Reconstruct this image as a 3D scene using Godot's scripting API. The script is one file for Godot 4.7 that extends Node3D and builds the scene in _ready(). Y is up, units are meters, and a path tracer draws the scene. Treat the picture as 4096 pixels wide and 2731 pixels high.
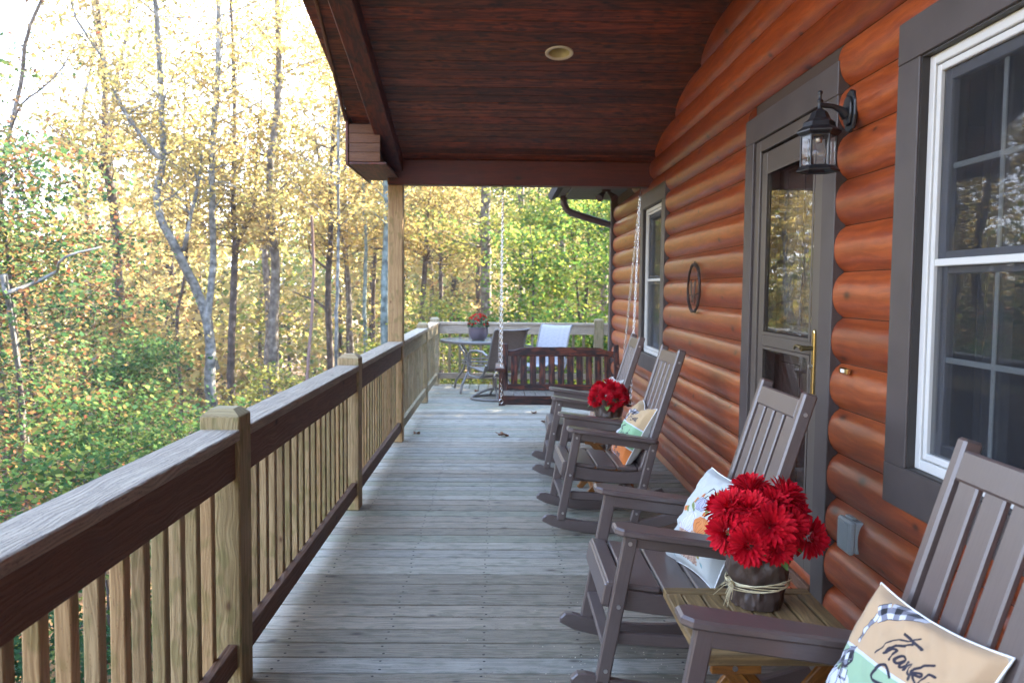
extends Node3D

# ------------------------------------------------------------------ mesh builder
class MB:
	var v := PackedVector3Array()
	var n := PackedVector3Array()
	var t := PackedVector2Array()
	var c := PackedColorArray()
	var ix := PackedInt32Array()
	var tint := Color(1, 1, 1)
	var use_c := false

	func add(p: Vector3, nn: Vector3, uv: Vector2) -> int:
		v.push_back(p)
		n.push_back(nn)
		t.push_back(uv)
		if use_c:
			c.push_back(tint)
		return v.size() - 1

	func tri(a: int, b: int, d: int) -> void:
		var g := (v[b] - v[a]).cross(v[d] - v[a])
		ix.push_back(a)
		if g.dot(n[a] + n[b] + n[d]) > 0.0:
			ix.push_back(d)
			ix.push_back(b)
		else:
			ix.push_back(b)
			ix.push_back(d)

	func quad(a: Vector3, b: Vector3, d: Vector3, e: Vector3, nn: Vector3, ua: Vector2, ub: Vector2, ud: Vector2, ue: Vector2) -> void:
		var i := add(a, nn, ua)
		add(b, nn, ub)
		add(d, nn, ud)
		add(e, nn, ue)
		tri(i, i + 1, i + 2)
		tri(i, i + 2, i + 3)

	func uvof(p: Vector3, k: int, L: int, off: Vector2) -> Vector2:
		if k == L:
			return Vector2(p[(L + 1) % 3], p[(L + 2) % 3]) + off
		return Vector2(p[L] + off.x, p[3 - L - k] + off.y + 0.13 * k)

	# a bevelled box: 44 triangles
	func box(tr: Transform3D, s: Vector3, bev := 0.004, off := Vector2.ZERO, axis := -1) -> void:
		var h := s * 0.5
		var L: int = axis if axis >= 0 else s.max_axis_index()
		var b: float = minf(bev, minf(h.x, minf(h.y, h.z)) * 0.6)
		for k in 3:
			var m := (k + 1) % 3
			var w := (k + 2) % 3
			for g in [-1.0, 1.0]:
				var nn := Vector3.ZERO
				nn[k] = g
				var ps := []
				for q in [[-1, -1], [1, -1], [1, 1], [-1, 1]]:
					var p := Vector3.ZERO
					p[k] = g * h[k]
					p[m] = q[0] * (h[m] - b)
					p[w] = q[1] * (h[w] - b)
					ps.push_back(p)
				quad(tr * ps[0], tr * ps[1], tr * ps[2], tr * ps[3], (tr.basis * nn).normalized(), uvof(ps[0], k, L, off), uvof(ps[1], k, L, off), uvof(ps[2], k, L, off), uvof(ps[3], k, L, off))
				for e in [-1.0, 1.0]:
					var n2 := Vector3.ZERO
					n2[k] = g
					n2[m] = e
					var a1 := Vector3.ZERO
					a1[k] = g * h[k]
					a1[m] = e * (h[m] - b)
					a1[w] = h[w] - b
					var a2 := a1
					a2[w] = -a1[w]
					var b1 := Vector3.ZERO
					b1[k] = g * (h[k] - b)
					b1[m] = e * h[m]
					b1[w] = h[w] - b
					var b2 := b1
					b2[w] = -b1[w]
					quad(tr * a1, tr * b1, tr * b2, tr * a2, (tr.basis * n2).normalized(), uvof(a1, k, L, off), uvof(b1, k, L, off), uvof(b2, k, L, off), uvof(a2, k, L, off))
		for sx in [-1.0, 1.0]:
			for sy in [-1.0, 1.0]:
				for sz in [-1.0, 1.0]:
					var nn := (tr.basis * Vector3(sx, sy, sz)).normalized()
					var i := add(tr * Vector3(sx * h.x, sy * (h.y - b), sz * (h.z - b)), nn, off)
					add(tr * Vector3(sx * (h.x - b), sy * h.y, sz * (h.z - b)), nn, off)
					add(tr * Vector3(sx * (h.x - b), sy * (h.y - b), sz * h.z), nn, off)
					tri(i, i + 1, i + 2)

	# a bar of width w (in the plane of a, b and up) and thickness th from a to b
	func bar(a: Vector3, b: Vector3, w: float, th: float, side := Vector3(0, 0, 1), bev := 0.004, off := Vector2.ZERO) -> void:
		var x := (b - a).normalized()
		var z := (side - x * x.dot(side)).normalized()
		var y := z.cross(x)
		box(Transform3D(Basis(x, y, z), (a + b) * 0.5), Vector3((b - a).length(), w, th), bev, off, 0)

	# polygon in xy pulled along z, edges bevelled
	func extrude(poly: PackedVector2Array, d: float, tr := Transform3D(), bev := 0.004, off := Vector2.ZERO) -> void:
		var m := poly.size()
		var area := 0.0
		for i in m:
			area += poly[i].cross(poly[(i + 1) % m])
		var inner := PackedVector2Array()
		var outn := []
		for i in m:
			var e := (poly[(i + 1) % m] - poly[i]).normalized()
			outn.push_back(Vector2(e.y, -e.x) * signf(area))
		for i in m:
			var mit: Vector2 = outn[i] + outn[(i + m - 1) % m]
			mit = mit.normalized() / maxf(0.5, mit.normalized().dot(outn[i]))
			inner.push_back(poly[i] - mit * bev)
		var ti := Geometry2D.triangulate_polygon(inner)
		for g in [-1.0, 1.0]:
			var nn := (tr.basis * Vector3(0, 0, g)).normalized()
			var base := v.size()
			for p in inner:
				add(tr * Vector3(p.x, p.y, g * d * 0.5), nn, p + off)
			for k in ti.size() / 3:
				tri(base + ti[k * 3], base + ti[k * 3 + 1], base + ti[k * 3 + 2])
		var run := 0.0
		for i in m:
			var j := (i + 1) % m
			var l := poly[i].distance_to(poly[j])
			var n3 := Vector3(outn[i].x, outn[i].y, 0)
			var hb := d * 0.5 - bev
			quad(tr * Vector3(poly[i].x, poly[i].y, hb), tr * Vector3(poly[j].x, poly[j].y, hb), tr * Vector3(poly[j].x, poly[j].y, -hb), tr * Vector3(poly[i].x, poly[i].y, -hb), (tr.basis * n3).normalized(), Vector2(run, hb) + off, Vector2(run + l, hb) + off, Vector2(run + l, -hb) + off, Vector2(run, -hb) + off)
			for g in [-1.0, 1.0]:
				quad(tr * Vector3(poly[i].x, poly[i].y, g * hb), tr * Vector3(poly[j].x, poly[j].y, g * hb), tr * Vector3(inner[j].x, inner[j].y, g * d * 0.5), tr * Vector3(inner[i].x, inner[i].y, g * d * 0.5), (tr.basis * (n3 + Vector3(0, 0, g))).normalized(), Vector2(run, 0) + off, Vector2(run + l, 0) + off, Vector2(run + l, 0.01) + off, Vector2(run, 0.01) + off)
			run += l

	func tube(path: Array, radii: Array, sides := 6, closed := false, caps := true) -> void:
		var m := path.size()
		var nrm := Vector3(0.31, 0.87, 0.37).normalized()
		var rings := []
		var run := 0.0
		var cnt := m + 1 if closed else m
		for i in cnt:
			var k := i % m
			var p: Vector3 = path[k]
			var d: Vector3
			if closed:
				d = path[(k + 1) % m] - path[(k + m - 1) % m]
			else:
				d = path[mini(k + 1, m - 1)] - path[maxi(k - 1, 0)]
			d = d.normalized()
			if absf(d.dot(nrm)) > 0.95:
				nrm = Vector3(d.y, -d.z, d.x)
			nrm = (nrm - d * d.dot(nrm)).normalized()
			var bi := d.cross(nrm)
			var r: float = radii[mini(k, radii.size() - 1)]
			if i > 0:
				run += p.distance_to(path[(i - 1) % m])
			var ring := []
			for s in sides + 1:
				var a := TAU * s / sides
				var dir := nrm * cos(a) + bi * sin(a)
				ring.push_back(add(p + dir * r, dir, Vector2(run, a * r)))
			rings.push_back(ring)
		for i in cnt - 1:
			for s in sides:
				tri(rings[i][s], rings[i][s + 1], rings[i + 1][s])
				tri(rings[i][s + 1], rings[i + 1][s + 1], rings[i + 1][s])
		if caps and not closed:
			for e in [0, m - 1]:
				var d: Vector3 = (path[1] - path[0]).normalized() * -1.0 if e == 0 else (path[m - 1] - path[m - 2]).normalized()
				var ce := add(path[e], d, Vector2.ZERO)
				var b0 := v.size()
				for s in sides:
					add(v[rings[e][s]], d, Vector2.ZERO)
				for s in sides:
					tri(ce, b0 + s, b0 + (s + 1) % sides)

	func lathe(prof: Array, seg := 20, tr := Transform3D()) -> void:
		var m := prof.size()
		var base := v.size()
		for i in m:
			var a: Vector2 = prof[maxi(i - 1, 0)]
			var b: Vector2 = prof[mini(i + 1, m - 1)]
			var tn := (b - a).normalized()
			for s in seg + 1:
				var ang := TAU * s / seg
				var nn := Vector3(tn.y * cos(ang), -tn.x, tn.y * sin(ang))
				add(tr * Vector3(prof[i].x * cos(ang), prof[i].y, prof[i].x * sin(ang)), (tr.basis * nn).normalized(), Vector2(ang * 0.1, prof[i].y))
		for i in m - 1:
			for s in seg:
				var k := base + i * (seg + 1) + s
				tri(k, k + 1, k + seg + 1)
				tri(k + 1, k + seg + 2, k + seg + 1)

	# rows of points -> smooth sheet
	func grid(rows: Array, flip := false, uvs := Vector2(1, 1)) -> void:
		var base := v.size()
		var h := rows.size()
		var w: int = rows[0].size()
		for j in h:
			for i in w:
				var du: Vector3 = rows[j][mini(i + 1, w - 1)] - rows[j][maxi(i - 1, 0)]
				var dv: Vector3 = rows[mini(j + 1, h - 1)][i] - rows[maxi(j - 1, 0)][i]
				var nn := du.cross(dv).normalized()
				add(rows[j][i], -nn if flip else nn, Vector2(float(i) / (w - 1) * uvs.x, float(j) / (h - 1) * uvs.y))
		for j in h - 1:
			for i in w - 1:
				var k := base + j * w + i
				tri(k, k + 1, k + w)
				tri(k + 1, k + w + 1, k + w)

	func leaf(p: Vector3, dir: Vector3, nn: Vector3, l: float, w: float, col: Color) -> void:
		tint = col
		var sd := dir.cross(nn).normalized() * w * 0.5
		var i := add(p, nn, Vector2(0.5, 0))
		add(p + dir * l * 0.45 + sd, nn, Vector2(1, 0.45))
		add(p + dir * l, nn, Vector2(0.5, 1))
		add(p + dir * l * 0.45 - sd, nn, Vector2(0, 0.45))
		tri(i, i + 1, i + 2)
		tri(i, i + 2, i + 3)

	func arrays() -> Array:
		var a := []
		a.resize(Mesh.ARRAY_MAX)
		a[Mesh.ARRAY_VERTEX] = v
		a[Mesh.ARRAY_NORMAL] = n
		a[Mesh.ARRAY_TEX_UV] = t
		if use_c:
			a[Mesh.ARRAY_COLOR] = c
		a[Mesh.ARRAY_INDEX] = ix
		return a

	func done() -> ArrayMesh:
		var m := ArrayMesh.new()
		m.add_surface_from_arrays(Mesh.PRIMITIVE_TRIANGLES, arrays())
		return m


var M := {}
var used := {}
var rng := RandomNumberGenerator.new()


# ------------------------------------------------------------------ nodes
func numbered(called: String) -> String:
	var k: int = used.get(called, 0)
	used[called] = k + 1
	return called if k == 0 else "%s_%03d" % [called, k]

func tag(o: Node3D, label: String, category: String, group := "") -> Node3D:
	o.set_meta("label", label)
	o.set_meta("category", category)
	if group != "":
		o.set_meta("group", group)
	return o

func thing(called: String, at: Vector3, label: String, category: String, group := "", turn := 0.0) -> Node3D:
	var o := Node3D.new()
	o.name = numbered(called)
	add_child(o)
	o.position = at
	o.rotation.y = turn
	return tag(o, label, category, group)

func part(parent: Node3D, called: String, mesh: Mesh, m: Material, at := Vector3.ZERO) -> MeshInstance3D:
	var o := MeshInstance3D.new()
	o.name = called
	o.mesh = mesh
	o.material_override = m
	parent.add_child(o, true)
	o.position = at
	return o

func single(called: String, mesh: Mesh, m: Material, at: Vector3, label: String, category: String, group := "") -> MeshInstance3D:
	var o := MeshInstance3D.new()
	o.name = numbered(called)
	o.mesh = mesh
	o.material_override = m
	add_child(o)
	o.position = at
	tag(o, label, category, group)
	return o

func structure(called: String, mesh: Mesh, m: Material) -> MeshInstance3D:
	var o := MeshInstance3D.new()
	o.name = numbered(called)
	o.mesh = mesh
	o.material_override = m
	add_child(o)
	o.set_meta("kind", "structure")
	return o

func dup(src: Node3D, at: Vector3, label: String, turn := 0.0) -> Node3D:
	var r: Node3D = src.duplicate()
	var stem: String = src.name
	r.name = numbered(stem)
	add_child(r)
	r.position = at
	r.rotation.y = turn
	r.set_meta("label", label)
	return r

# axis-aligned box mesh given by its limits
func bb(x0: float, x1: float, y0: float, y1: float, z0: float, z1: float, bev := 0.003, off := Vector2(-1, -1), axis := -1) -> ArrayMesh:
	var m := MB.new()
	var o := off if off.x >= 0.0 else Vector2(rng.randf() * 3.0, rng.randf() * 0.5)
	m.box(Transform3D(Basis(), Vector3((x0 + x1) * 0.5, (y0 + y1) * 0.5, (z0 + z1) * 0.5)), Vector3(x1 - x0, y1 - y0, z1 - z0), bev, o, axis)
	return m.done()

func ro() -> Vector2:
	return Vector2(rng.randf() * 3.0, rng.randf() * 0.5)


# ------------------------------------------------------------------ materials
func lin(r: float, g: float, b: float) -> Color:
	return Color(r, g, b).linear_to_srgb()

func plain(r: float, g: float, b: float, rough := 0.6, metal := 0.0) -> StandardMaterial3D:
	var m := StandardMaterial3D.new()
	m.albedo_color = lin(r, g, b)
	m.roughness = rough
	m.metallic = metal
	return m

# wood: [colour texture, height texture], 3 m along the grain and 0.5 m across; palette in sRGB
func wood(sd: int, dark: Color, light: Color, knot: Color, knots := 8, blotch := 0.25, streak := 60.0, cracks := 0.0, spot := Color(0, 0, 0), spots := 0.0) -> Array:
	var w := 1024
	var h := 256
	var r := RandomNumberGenerator.new()
	r.seed = sd
	var f := FastNoiseLite.new()
	f.seed = sd
	f.noise_type = FastNoiseLite.TYPE_SIMPLEX
	f.frequency = 1.0
	f.fractal_octaves = 2
	var ks := []
	for i in knots:
		ks.push_back(Vector3(r.randf() * 3.0, r.randf() * 0.5, r.randf_range(0.008, 0.02)))
	var cb := PackedByteArray()
	cb.resize(w * h * 3)
	var hb := PackedByteArray()
	hb.resize(w * h)
	var o := 0
	for j in h:
		var y := 0.5 * j / h
		for i in w:
			var x := 3.0 * i / w
			var an := TAU * i / w
			var cx := cos(an)
			var sx := sin(an)
			var yy := y + 0.02 * f.get_noise_3d(cx * 1.2, sx * 1.2, y * 3.0)
			var kd := 0.0
			for k in ks:
				var dx: float = absf(x - k.x)
				dx = minf(dx, 3.0 - dx)
				var dy: float = y - k.y
				var qx: float = dx / (k.z * 2.6)
				var qy: float = dy / k.z
				var q := qx * qx * 0.3 + qy * qy
				if q < 9.0:
					yy += dy * 0.7 * exp(-q * 0.5)
					var qq := qx * qx * 2.0 + qy * qy
					if qq < 4.0:
						kd = maxf(kd, exp(-qq * 1.6))
			var g1 := f.get_noise_3d(cx * 0.9 + 7.0, sx * 0.9, yy * streak)
			var g2 := f.get_noise_3d(cx * 5.0, sx * 5.0 + 3.0, y * streak * 5.0)
			var bl := f.get_noise_3d(cx * 2.2, sx * 2.2 - 9.0, y * 7.0)
			var g := clampf(0.5 + g1 * 0.75 + g2 * 0.4, 0.0, 1.0)
			var tt := clampf(g + bl * blotch, 0.0, 1.0)
			var col := dark.lerp(light, tt)
			var hh := g
			if cracks > 0.0:
				var ck := absf(g1 + g2 * 0.3)
				if ck < cracks:
					var cc := (1.0 - ck / cracks) * 0.6
					col = col.lerp(knot, cc)
					hh -= cc * 0.7
			if spots > 0.0:
				var sp := f.get_noise_3d(cx * 3.4 + 20.0, sx * 3.4, y * 14.0 + 5.0)
				col = col.lerp(spot, clampf((sp - 0.15) * 2.5, 0.0, 1.0) * spots)
			col = col.lerp(knot, kd)
			cb[o * 3] = int(clampf(col.r, 0, 1) * 255.0)
			cb[o * 3 + 1] = int(clampf(col.g, 0, 1) * 255.0)
			cb[o * 3 + 2] = int(clampf(col.b, 0, 1) * 255.0)
			hb[o] = int(clampf(hh - kd * 0.3, 0, 1) * 255.0)
			o += 1
	return [ImageTexture.create_from_image(Image.create_from_data(w, h, false, Image.FORMAT_RGB8, cb)), ImageTexture.create_from_image(Image.create_from_data(w, h, false, Image.FORMAT_L8, hb))]

func wmat(tx: Array, tint: Color, rough := 0.6, relief := 0.1, spec := 0.5) -> StandardMaterial3D:
	var m := StandardMaterial3D.new()
	m.albedo_color = tint
	m.albedo_texture = tx[0]
	m.roughness = rough
	m.metallic_specular = spec
	if relief > 0.0:
		m.heightmap_enabled = true
		m.heightmap_texture = tx[1]
		m.heightmap_scale = relief
	m.uv1_scale = Vector3(1.0 / 3.0, 2.0, 1.0)
	return m

func noise_tex(sd: int, freq: float, c0: Color, c1: Color, c2: Color, octaves := 4, side := 256) -> NoiseTexture2D:
	var f := FastNoiseLite.new()
	f.seed = sd
	f.frequency = freq
	f.fractal_octaves = octaves
	var t := NoiseTexture2D.new()
	t.width = side
	t.height = side
	t.seamless = true
	t.noise = f
	var g := Gradient.new()
	g.set_color(0, c0)
	g.set_color(1, c2)
	g.add_point(0.5, c1)
	t.color_ramp = g
	return t

func tri_noise(m: StandardMaterial3D, t: Texture2D, s: float) -> StandardMaterial3D:
	m.albedo_texture = t
	m.uv1_triplanar = true
	m.uv1_scale = Vector3(s, s, s)
	return m

func leafmat(rough := 0.55, back := 0.9) -> StandardMaterial3D:
	var m := StandardMaterial3D.new()
	m.vertex_color_use_as_albedo = true
	m.roughness = rough
	m.backlight_enabled = true
	m.backlight = Color(back, back, back)
	m.cull_mode = BaseMaterial3D.CULL_DISABLED
	return m

func glassmat(alpha: float, rough: float, c: Color) -> StandardMaterial3D:
	var m := StandardMaterial3D.new()
	m.transparency = BaseMaterial3D.TRANSPARENCY_ALPHA
	m.albedo_color = Color(c.r, c.g, c.b, alpha)
	m.roughness = rough
	m.cull_mode = BaseMaterial3D.CULL_DISABLED
	return m

func variants(key: String, tx: Array, tints: Array, rough: float, relief: float, spec := 0.5) -> void:
	var a := []
	for c in tints:
		a.push_back(wmat(tx, c, rough, relief, spec))
	M[key] = a

func pick(key: String) -> Material:
	var a: Array = M[key]
	return a[rng.randi() % a.size()]

func make_materials() -> void:
	var deck := wood(11, Color(0.515, 0.50, 0.46), Color(0.64, 0.62, 0.575), Color(0.28, 0.25, 0.22), 9, 0.35, 70.0, 0.025, Color(0.40, 0.41, 0.35), 0.45)
	variants("deck", deck, [Color(0.95, 0.94, 0.92), Color(0.87, 0.88, 0.81), Color(0.83, 0.79, 0.73), Color(1, 0.98, 0.94), Color(0.90, 0.90, 0.88), Color(0.94, 0.89, 0.83)], 0.62, 0.25)
	var pine := wood(12, Color(0.57, 0.49, 0.365), Color(0.69, 0.615, 0.48), Color(0.38, 0.27, 0.17), 6, 0.3, 95.0, 0.01, Color(0.42, 0.42, 0.24), 0.4)
	variants("pine", pine, [Color(0.94, 0.92, 0.86), Color(0.85, 0.85, 0.76), Color(0.97, 0.91, 0.82), Color(0.82, 0.79, 0.72)], 0.75, 0.15)
	var rail := wood(13, Color(0.42, 0.33, 0.26), Color(0.51, 0.42, 0.34), Color(0.22, 0.15, 0.11), 6, 0.25, 80.0, 0.04)
	variants("rail", rail, [Color(0.88, 0.75, 0.64), Color(0.80, 0.68, 0.58)], 0.75, 0.2)
	var cap := wood(14, Color(0.54, 0.49, 0.43), Color(0.68, 0.63, 0.55), Color(0.27, 0.23, 0.2), 5, 0.3, 90.0, 0.04)
	variants("cap", cap, [Color(0.96, 0.94, 0.91), Color(0.90, 0.88, 0.85)], 0.75, 0.2)
	variants("grey_wood", pine, [Color(0.84, 0.86, 0.88), Color(0.76, 0.79, 0.80), Color(0.80, 0.80, 0.77)], 0.75, 0.15)
	var log_t := wood(15, Color(0.51, 0.228, 0.10), Color(0.63, 0.31, 0.145), Color(0.22, 0.10, 0.065), 9, 0.3, 40.0, 0.006, Color(0.45, 0.19, 0.095), 0.25)
	variants("log", log_t, [Color(1, 1, 1), Color(0.90, 0.87, 0.86), Color(1, 0.97, 0.93), Color(0.84, 0.81, 0.80), Color(0.95, 0.95, 0.92)], 0.31, 0.03)
	var ceil_t := wood(16, Color(0.29, 0.15, 0.09), Color(0.53, 0.28, 0.16), Color(0.11, 0.07, 0.07), 10, 0.4, 28.0, 0.015, Color(0.15, 0.095, 0.085), 0.5)
	variants("ceiling", ceil_t, [Color(1, 1, 1), Color(0.86, 0.84, 0.84), Color(1, 0.92, 0.88), Color(0.75, 0.74, 0.76), Color(0.92, 0.95, 0.92)], 0.62, 0.05)
	M.beam = wmat(ceil_t, Color(0.8, 0.72, 0.7), 0.6, 0.08)
	M.girder = wmat(log_t, Color(0.55, 0.42, 0.38), 0.55, 0.05)
	var sw := wood(17, Color(0.15, 0.07, 0.045), Color(0.44, 0.23, 0.135), Color(0.06, 0.04, 0.035), 7, 0.6, 45.0, 0.03, Color(0.09, 0.06, 0.06), 0.8)
	variants("swing", sw, [Color(1, 1, 1), Color(0.85, 0.82, 0.82), Color(1.0, 0.92, 0.86)], 0.5, 0.12)
	M.seat_wood = wmat(deck, Color(0.9, 0.88, 0.86), 0.5, 0.1)
	var teak := wood(18, Color(0.43, 0.335, 0.20), Color(0.62, 0.50, 0.32), Color(0.28, 0.21, 0.13), 1, 0.3, 60.0, 0.02)
	variants("teak", teak, [Color(1, 1, 1), Color(0.88, 0.88, 0.86)], 0.6, 0.08)
	M.teak_leg = wmat(teak, Color(1.0, 0.80, 0.45), 0.5, 0.05)
	var poly := plain(0.106, 0.075, 0.064, 0.36)
	poly.metallic_specular = 0.8
	var grain := noise_tex(5, 0.02, Color(0.88, 0.88, 0.88), Color(0.96, 0.96, 0.96), Color(1, 1, 1), 4)
	poly.albedo_texture = grain
	poly.uv1_scale = Vector3(1.5, 30.0, 1.0)
	poly.heightmap_enabled = true
	poly.heightmap_texture = grain
	poly.heightmap_scale = 0.06
	M.poly = poly
	M.screw = plain(0.55, 0.53, 0.50, 0.3, 0.9)
	M.hole = plain(0.03, 0.025, 0.022, 0.9)
	var trim := plain(0.070, 0.054, 0.048, 0.5)
	trim.albedo_texture = noise_tex(6, 0.012, Color(0.86, 0.86, 0.86), Color(0.95, 0.95, 0.95), Color(1, 1, 1), 5)
	trim.uv1_triplanar = true
	trim.uv1_scale = Vector3(1.3, 1.3, 1.3)
	M.trim = trim
	M.trim_dark = plain(0.03, 0.025, 0.022, 0.55)
	M.door_paint = plain(0.085, 0.068, 0.055, 0.38)
	M.vinyl = plain(0.58, 0.57, 0.53, 0.4)
	M.sash = plain(0.19, 0.19, 0.21, 0.5)
	M.muntin = plain(0.42, 0.46, 0.46, 0.5)
	M.glass = glassmat(0.04, 0.015, Color(0.08, 0.09, 0.10))
	var wavy := glassmat(0.03, 0.012, Color(0.05, 0.05, 0.05))
	var wf := FastNoiseLite.new()
	wf.seed = 3
	wf.frequency = 0.016
	wf.fractal_octaves = 2
	var wn := NoiseTexture2D.new()
	wn.width = 256
	wn.height = 256
	wn.seamless = true
	wn.noise = wf
	wn.as_normal_map = true
	wn.bump_strength = 3.0
	wavy.normal_enabled = true
	wavy.normal_texture = wn
	wavy.normal_scale = 0.022
	wavy.uv1_scale = Vector3(2.5, 2.5, 1)
	M.wavy = wavy
	M.lamp_glass = glassmat(0.06, 0.03, Color(0.5, 0.52, 0.55))
	var scr := StandardMaterial3D.new()
	scr.transparency = BaseMaterial3D.TRANSPARENCY_ALPHA
	scr.albedo_color = Color(0.13, 0.14, 0.155, 0.30)
	scr.roughness = 0.8
	M.screen = scr
	M.inner_door = wmat(ceil_t, Color(0.34, 0.30, 0.29), 0.5, 0.0)
	M.room = plain(0.05, 0.047, 0.045, 0.8)
	M.curtain = plain(0.07, 0.075, 0.085, 0.9)
	M.black_metal = plain(0.014, 0.015, 0.017, 0.42)
	M.brass = plain(0.72, 0.55, 0.25, 0.22, 1.0)
	M.old_brass = plain(0.24, 0.19, 0.09, 0.35, 0.9)
	M.chain = plain(0.80, 0.80, 0.78, 0.22, 1.0)
	M.cream = plain(0.58, 0.56, 0.42, 0.45)
	M.white_print = plain(0.8, 0.79, 0.74, 0.85)
	M.outlet = plain(0.28, 0.31, 0.30, 0.4)
	M.gutter = plain(0.06, 0.038, 0.036, 0.35)
	M.soffit = plain(0.085, 0.09, 0.085, 0.6)
	M.roof = plain(0.05, 0.045, 0.042, 0.9)
	M.core = plain(0.05, 0.03, 0.02, 0.8)
	M.vine = plain(0.035, 0.022, 0.017, 0.7)
	M.rust = plain(0.05, 0.022, 0.018, 0.6)
	M.paper = plain(0.066, 0.043, 0.032, 0.42)
	M.raffia = plain(0.62, 0.52, 0.30, 0.7)
	M.petal = leafmat(0.7, 0.25)
	M.petal.metallic_specular = 0.25
	M.leafy = leafmat(0.5, 0.5)
	M.tree_leaf = leafmat(0.85, 0.95)
	M.tree_leaf.metallic_specular = 0.15
	M.tube = plain(0.17, 0.155, 0.14, 0.35, 0.2)
	var sl := plain(0.34, 0.33, 0.34, 0.7)
	sl.albedo_texture = noise_tex(8, 0.03, Color(0.8, 0.8, 0.8), Color(0.93, 0.93, 0.93), Color(1, 1, 1), 3)
	sl.uv1_scale = Vector3(1, 24, 1)
	M.sling = sl
	var sd := plain(0.17, 0.14, 0.12, 0.7)
	sd.albedo_texture = sl.albedo_texture
	sd.uv1_scale = Vector3(1, 24, 1)
	M.sling_dark = sd
	var tg := glassmat(0.35, 0.15, Color(0.55, 0.6, 0.62))
	M.table_glass = tg
	M.pot = plain(0.085, 0.062, 0.07, 0.35)
	M.soil = plain(0.03, 0.02, 0.015, 0.95)
	var bk := plain(0.20, 0.18, 0.16, 0.9)
	bk.albedo_color = lin(0.30, 0.28, 0.25)
	M.bark = tri_noise(bk, noise_tex(21, 0.02, Color(0.30, 0.27, 0.25), Color(0.62, 0.58, 0.54), Color(1, 1, 1), 4), 0.8)
	var bd := plain(0.15, 0.125, 0.11, 0.9)
	M.bark_dark = tri_noise(bd, noise_tex(22, 0.02, Color(0.35, 0.32, 0.3), Color(0.65, 0.6, 0.56), Color(1, 1, 1), 4), 0.8)
	var bp := plain(0.32, 0.32, 0.31, 0.9)
	M.bark_pale = tri_noise(bp, noise_tex(23, 0.025, Color(0.22, 0.21, 0.2), Color(0.7, 0.7, 0.68), Color(1, 1, 1), 4), 0.7)
	var bl := plain(0.26, 0.30, 0.29, 0.9)
	M.bark_lichen = tri_noise(bl, noise_tex(24, 0.02, Color(0.25, 0.24, 0.24), Color(0.7, 0.74, 0.72), Color(1, 1, 1), 4), 0.7)
	M.snag = plain(0.16, 0.095, 0.075, 0.85)
	var gr := plain(0.9, 0.9, 0.9, 0.95)
	M.ground = tri_noise(gr, noise_tex(25, 0.05, Color(0.22, 0.15, 0.09), Color(0.44, 0.31, 0.17), Color(0.62, 0.47, 0.25), 5), 0.35)
	M.ground.uv1_world_triplanar = true
	M.crumb = plain(0.62, 0.56, 0.42, 0.9)
	M.dry_leaf = leafmat(0.7, 0.2)


# ------------------------------------------------------------------ places
const NOTCH := 1.4324
const PITCH := 0.1895
const Y0 := 0.0346
const XR := -0.916
const SLOPE := 0.22

func ceil_y(z: float) -> float:
	return 2.66 + SLOPE * (z + 7.96) if z < -1.2 else 2.66 + SLOPE * 6.76 - SLOPE * (z + 1.2)

func ground_y(x: float, z: float) -> float:
	var dx := maxf(0.0, -1.1 - x)
	var dz := maxf(0.0, -13.2 - z)
	var s := smoothstep(-1.0, 6.0, x)
	var y := lerpf(-2.4, -1.3, s) - 0.24 * minf(dx, 26.0) * (1.0 - 0.3 * s) - 0.07 * minf(dz, 30.0)
	var far := maxf(0.0, Vector2(x, z).length() - 45.0)
	y += 0.05 * far
	return y + 0.25 * sin(x * 0.37 + z * 0.21) + 0.18 * sin(z * 0.53 - x * 0.13)


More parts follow.
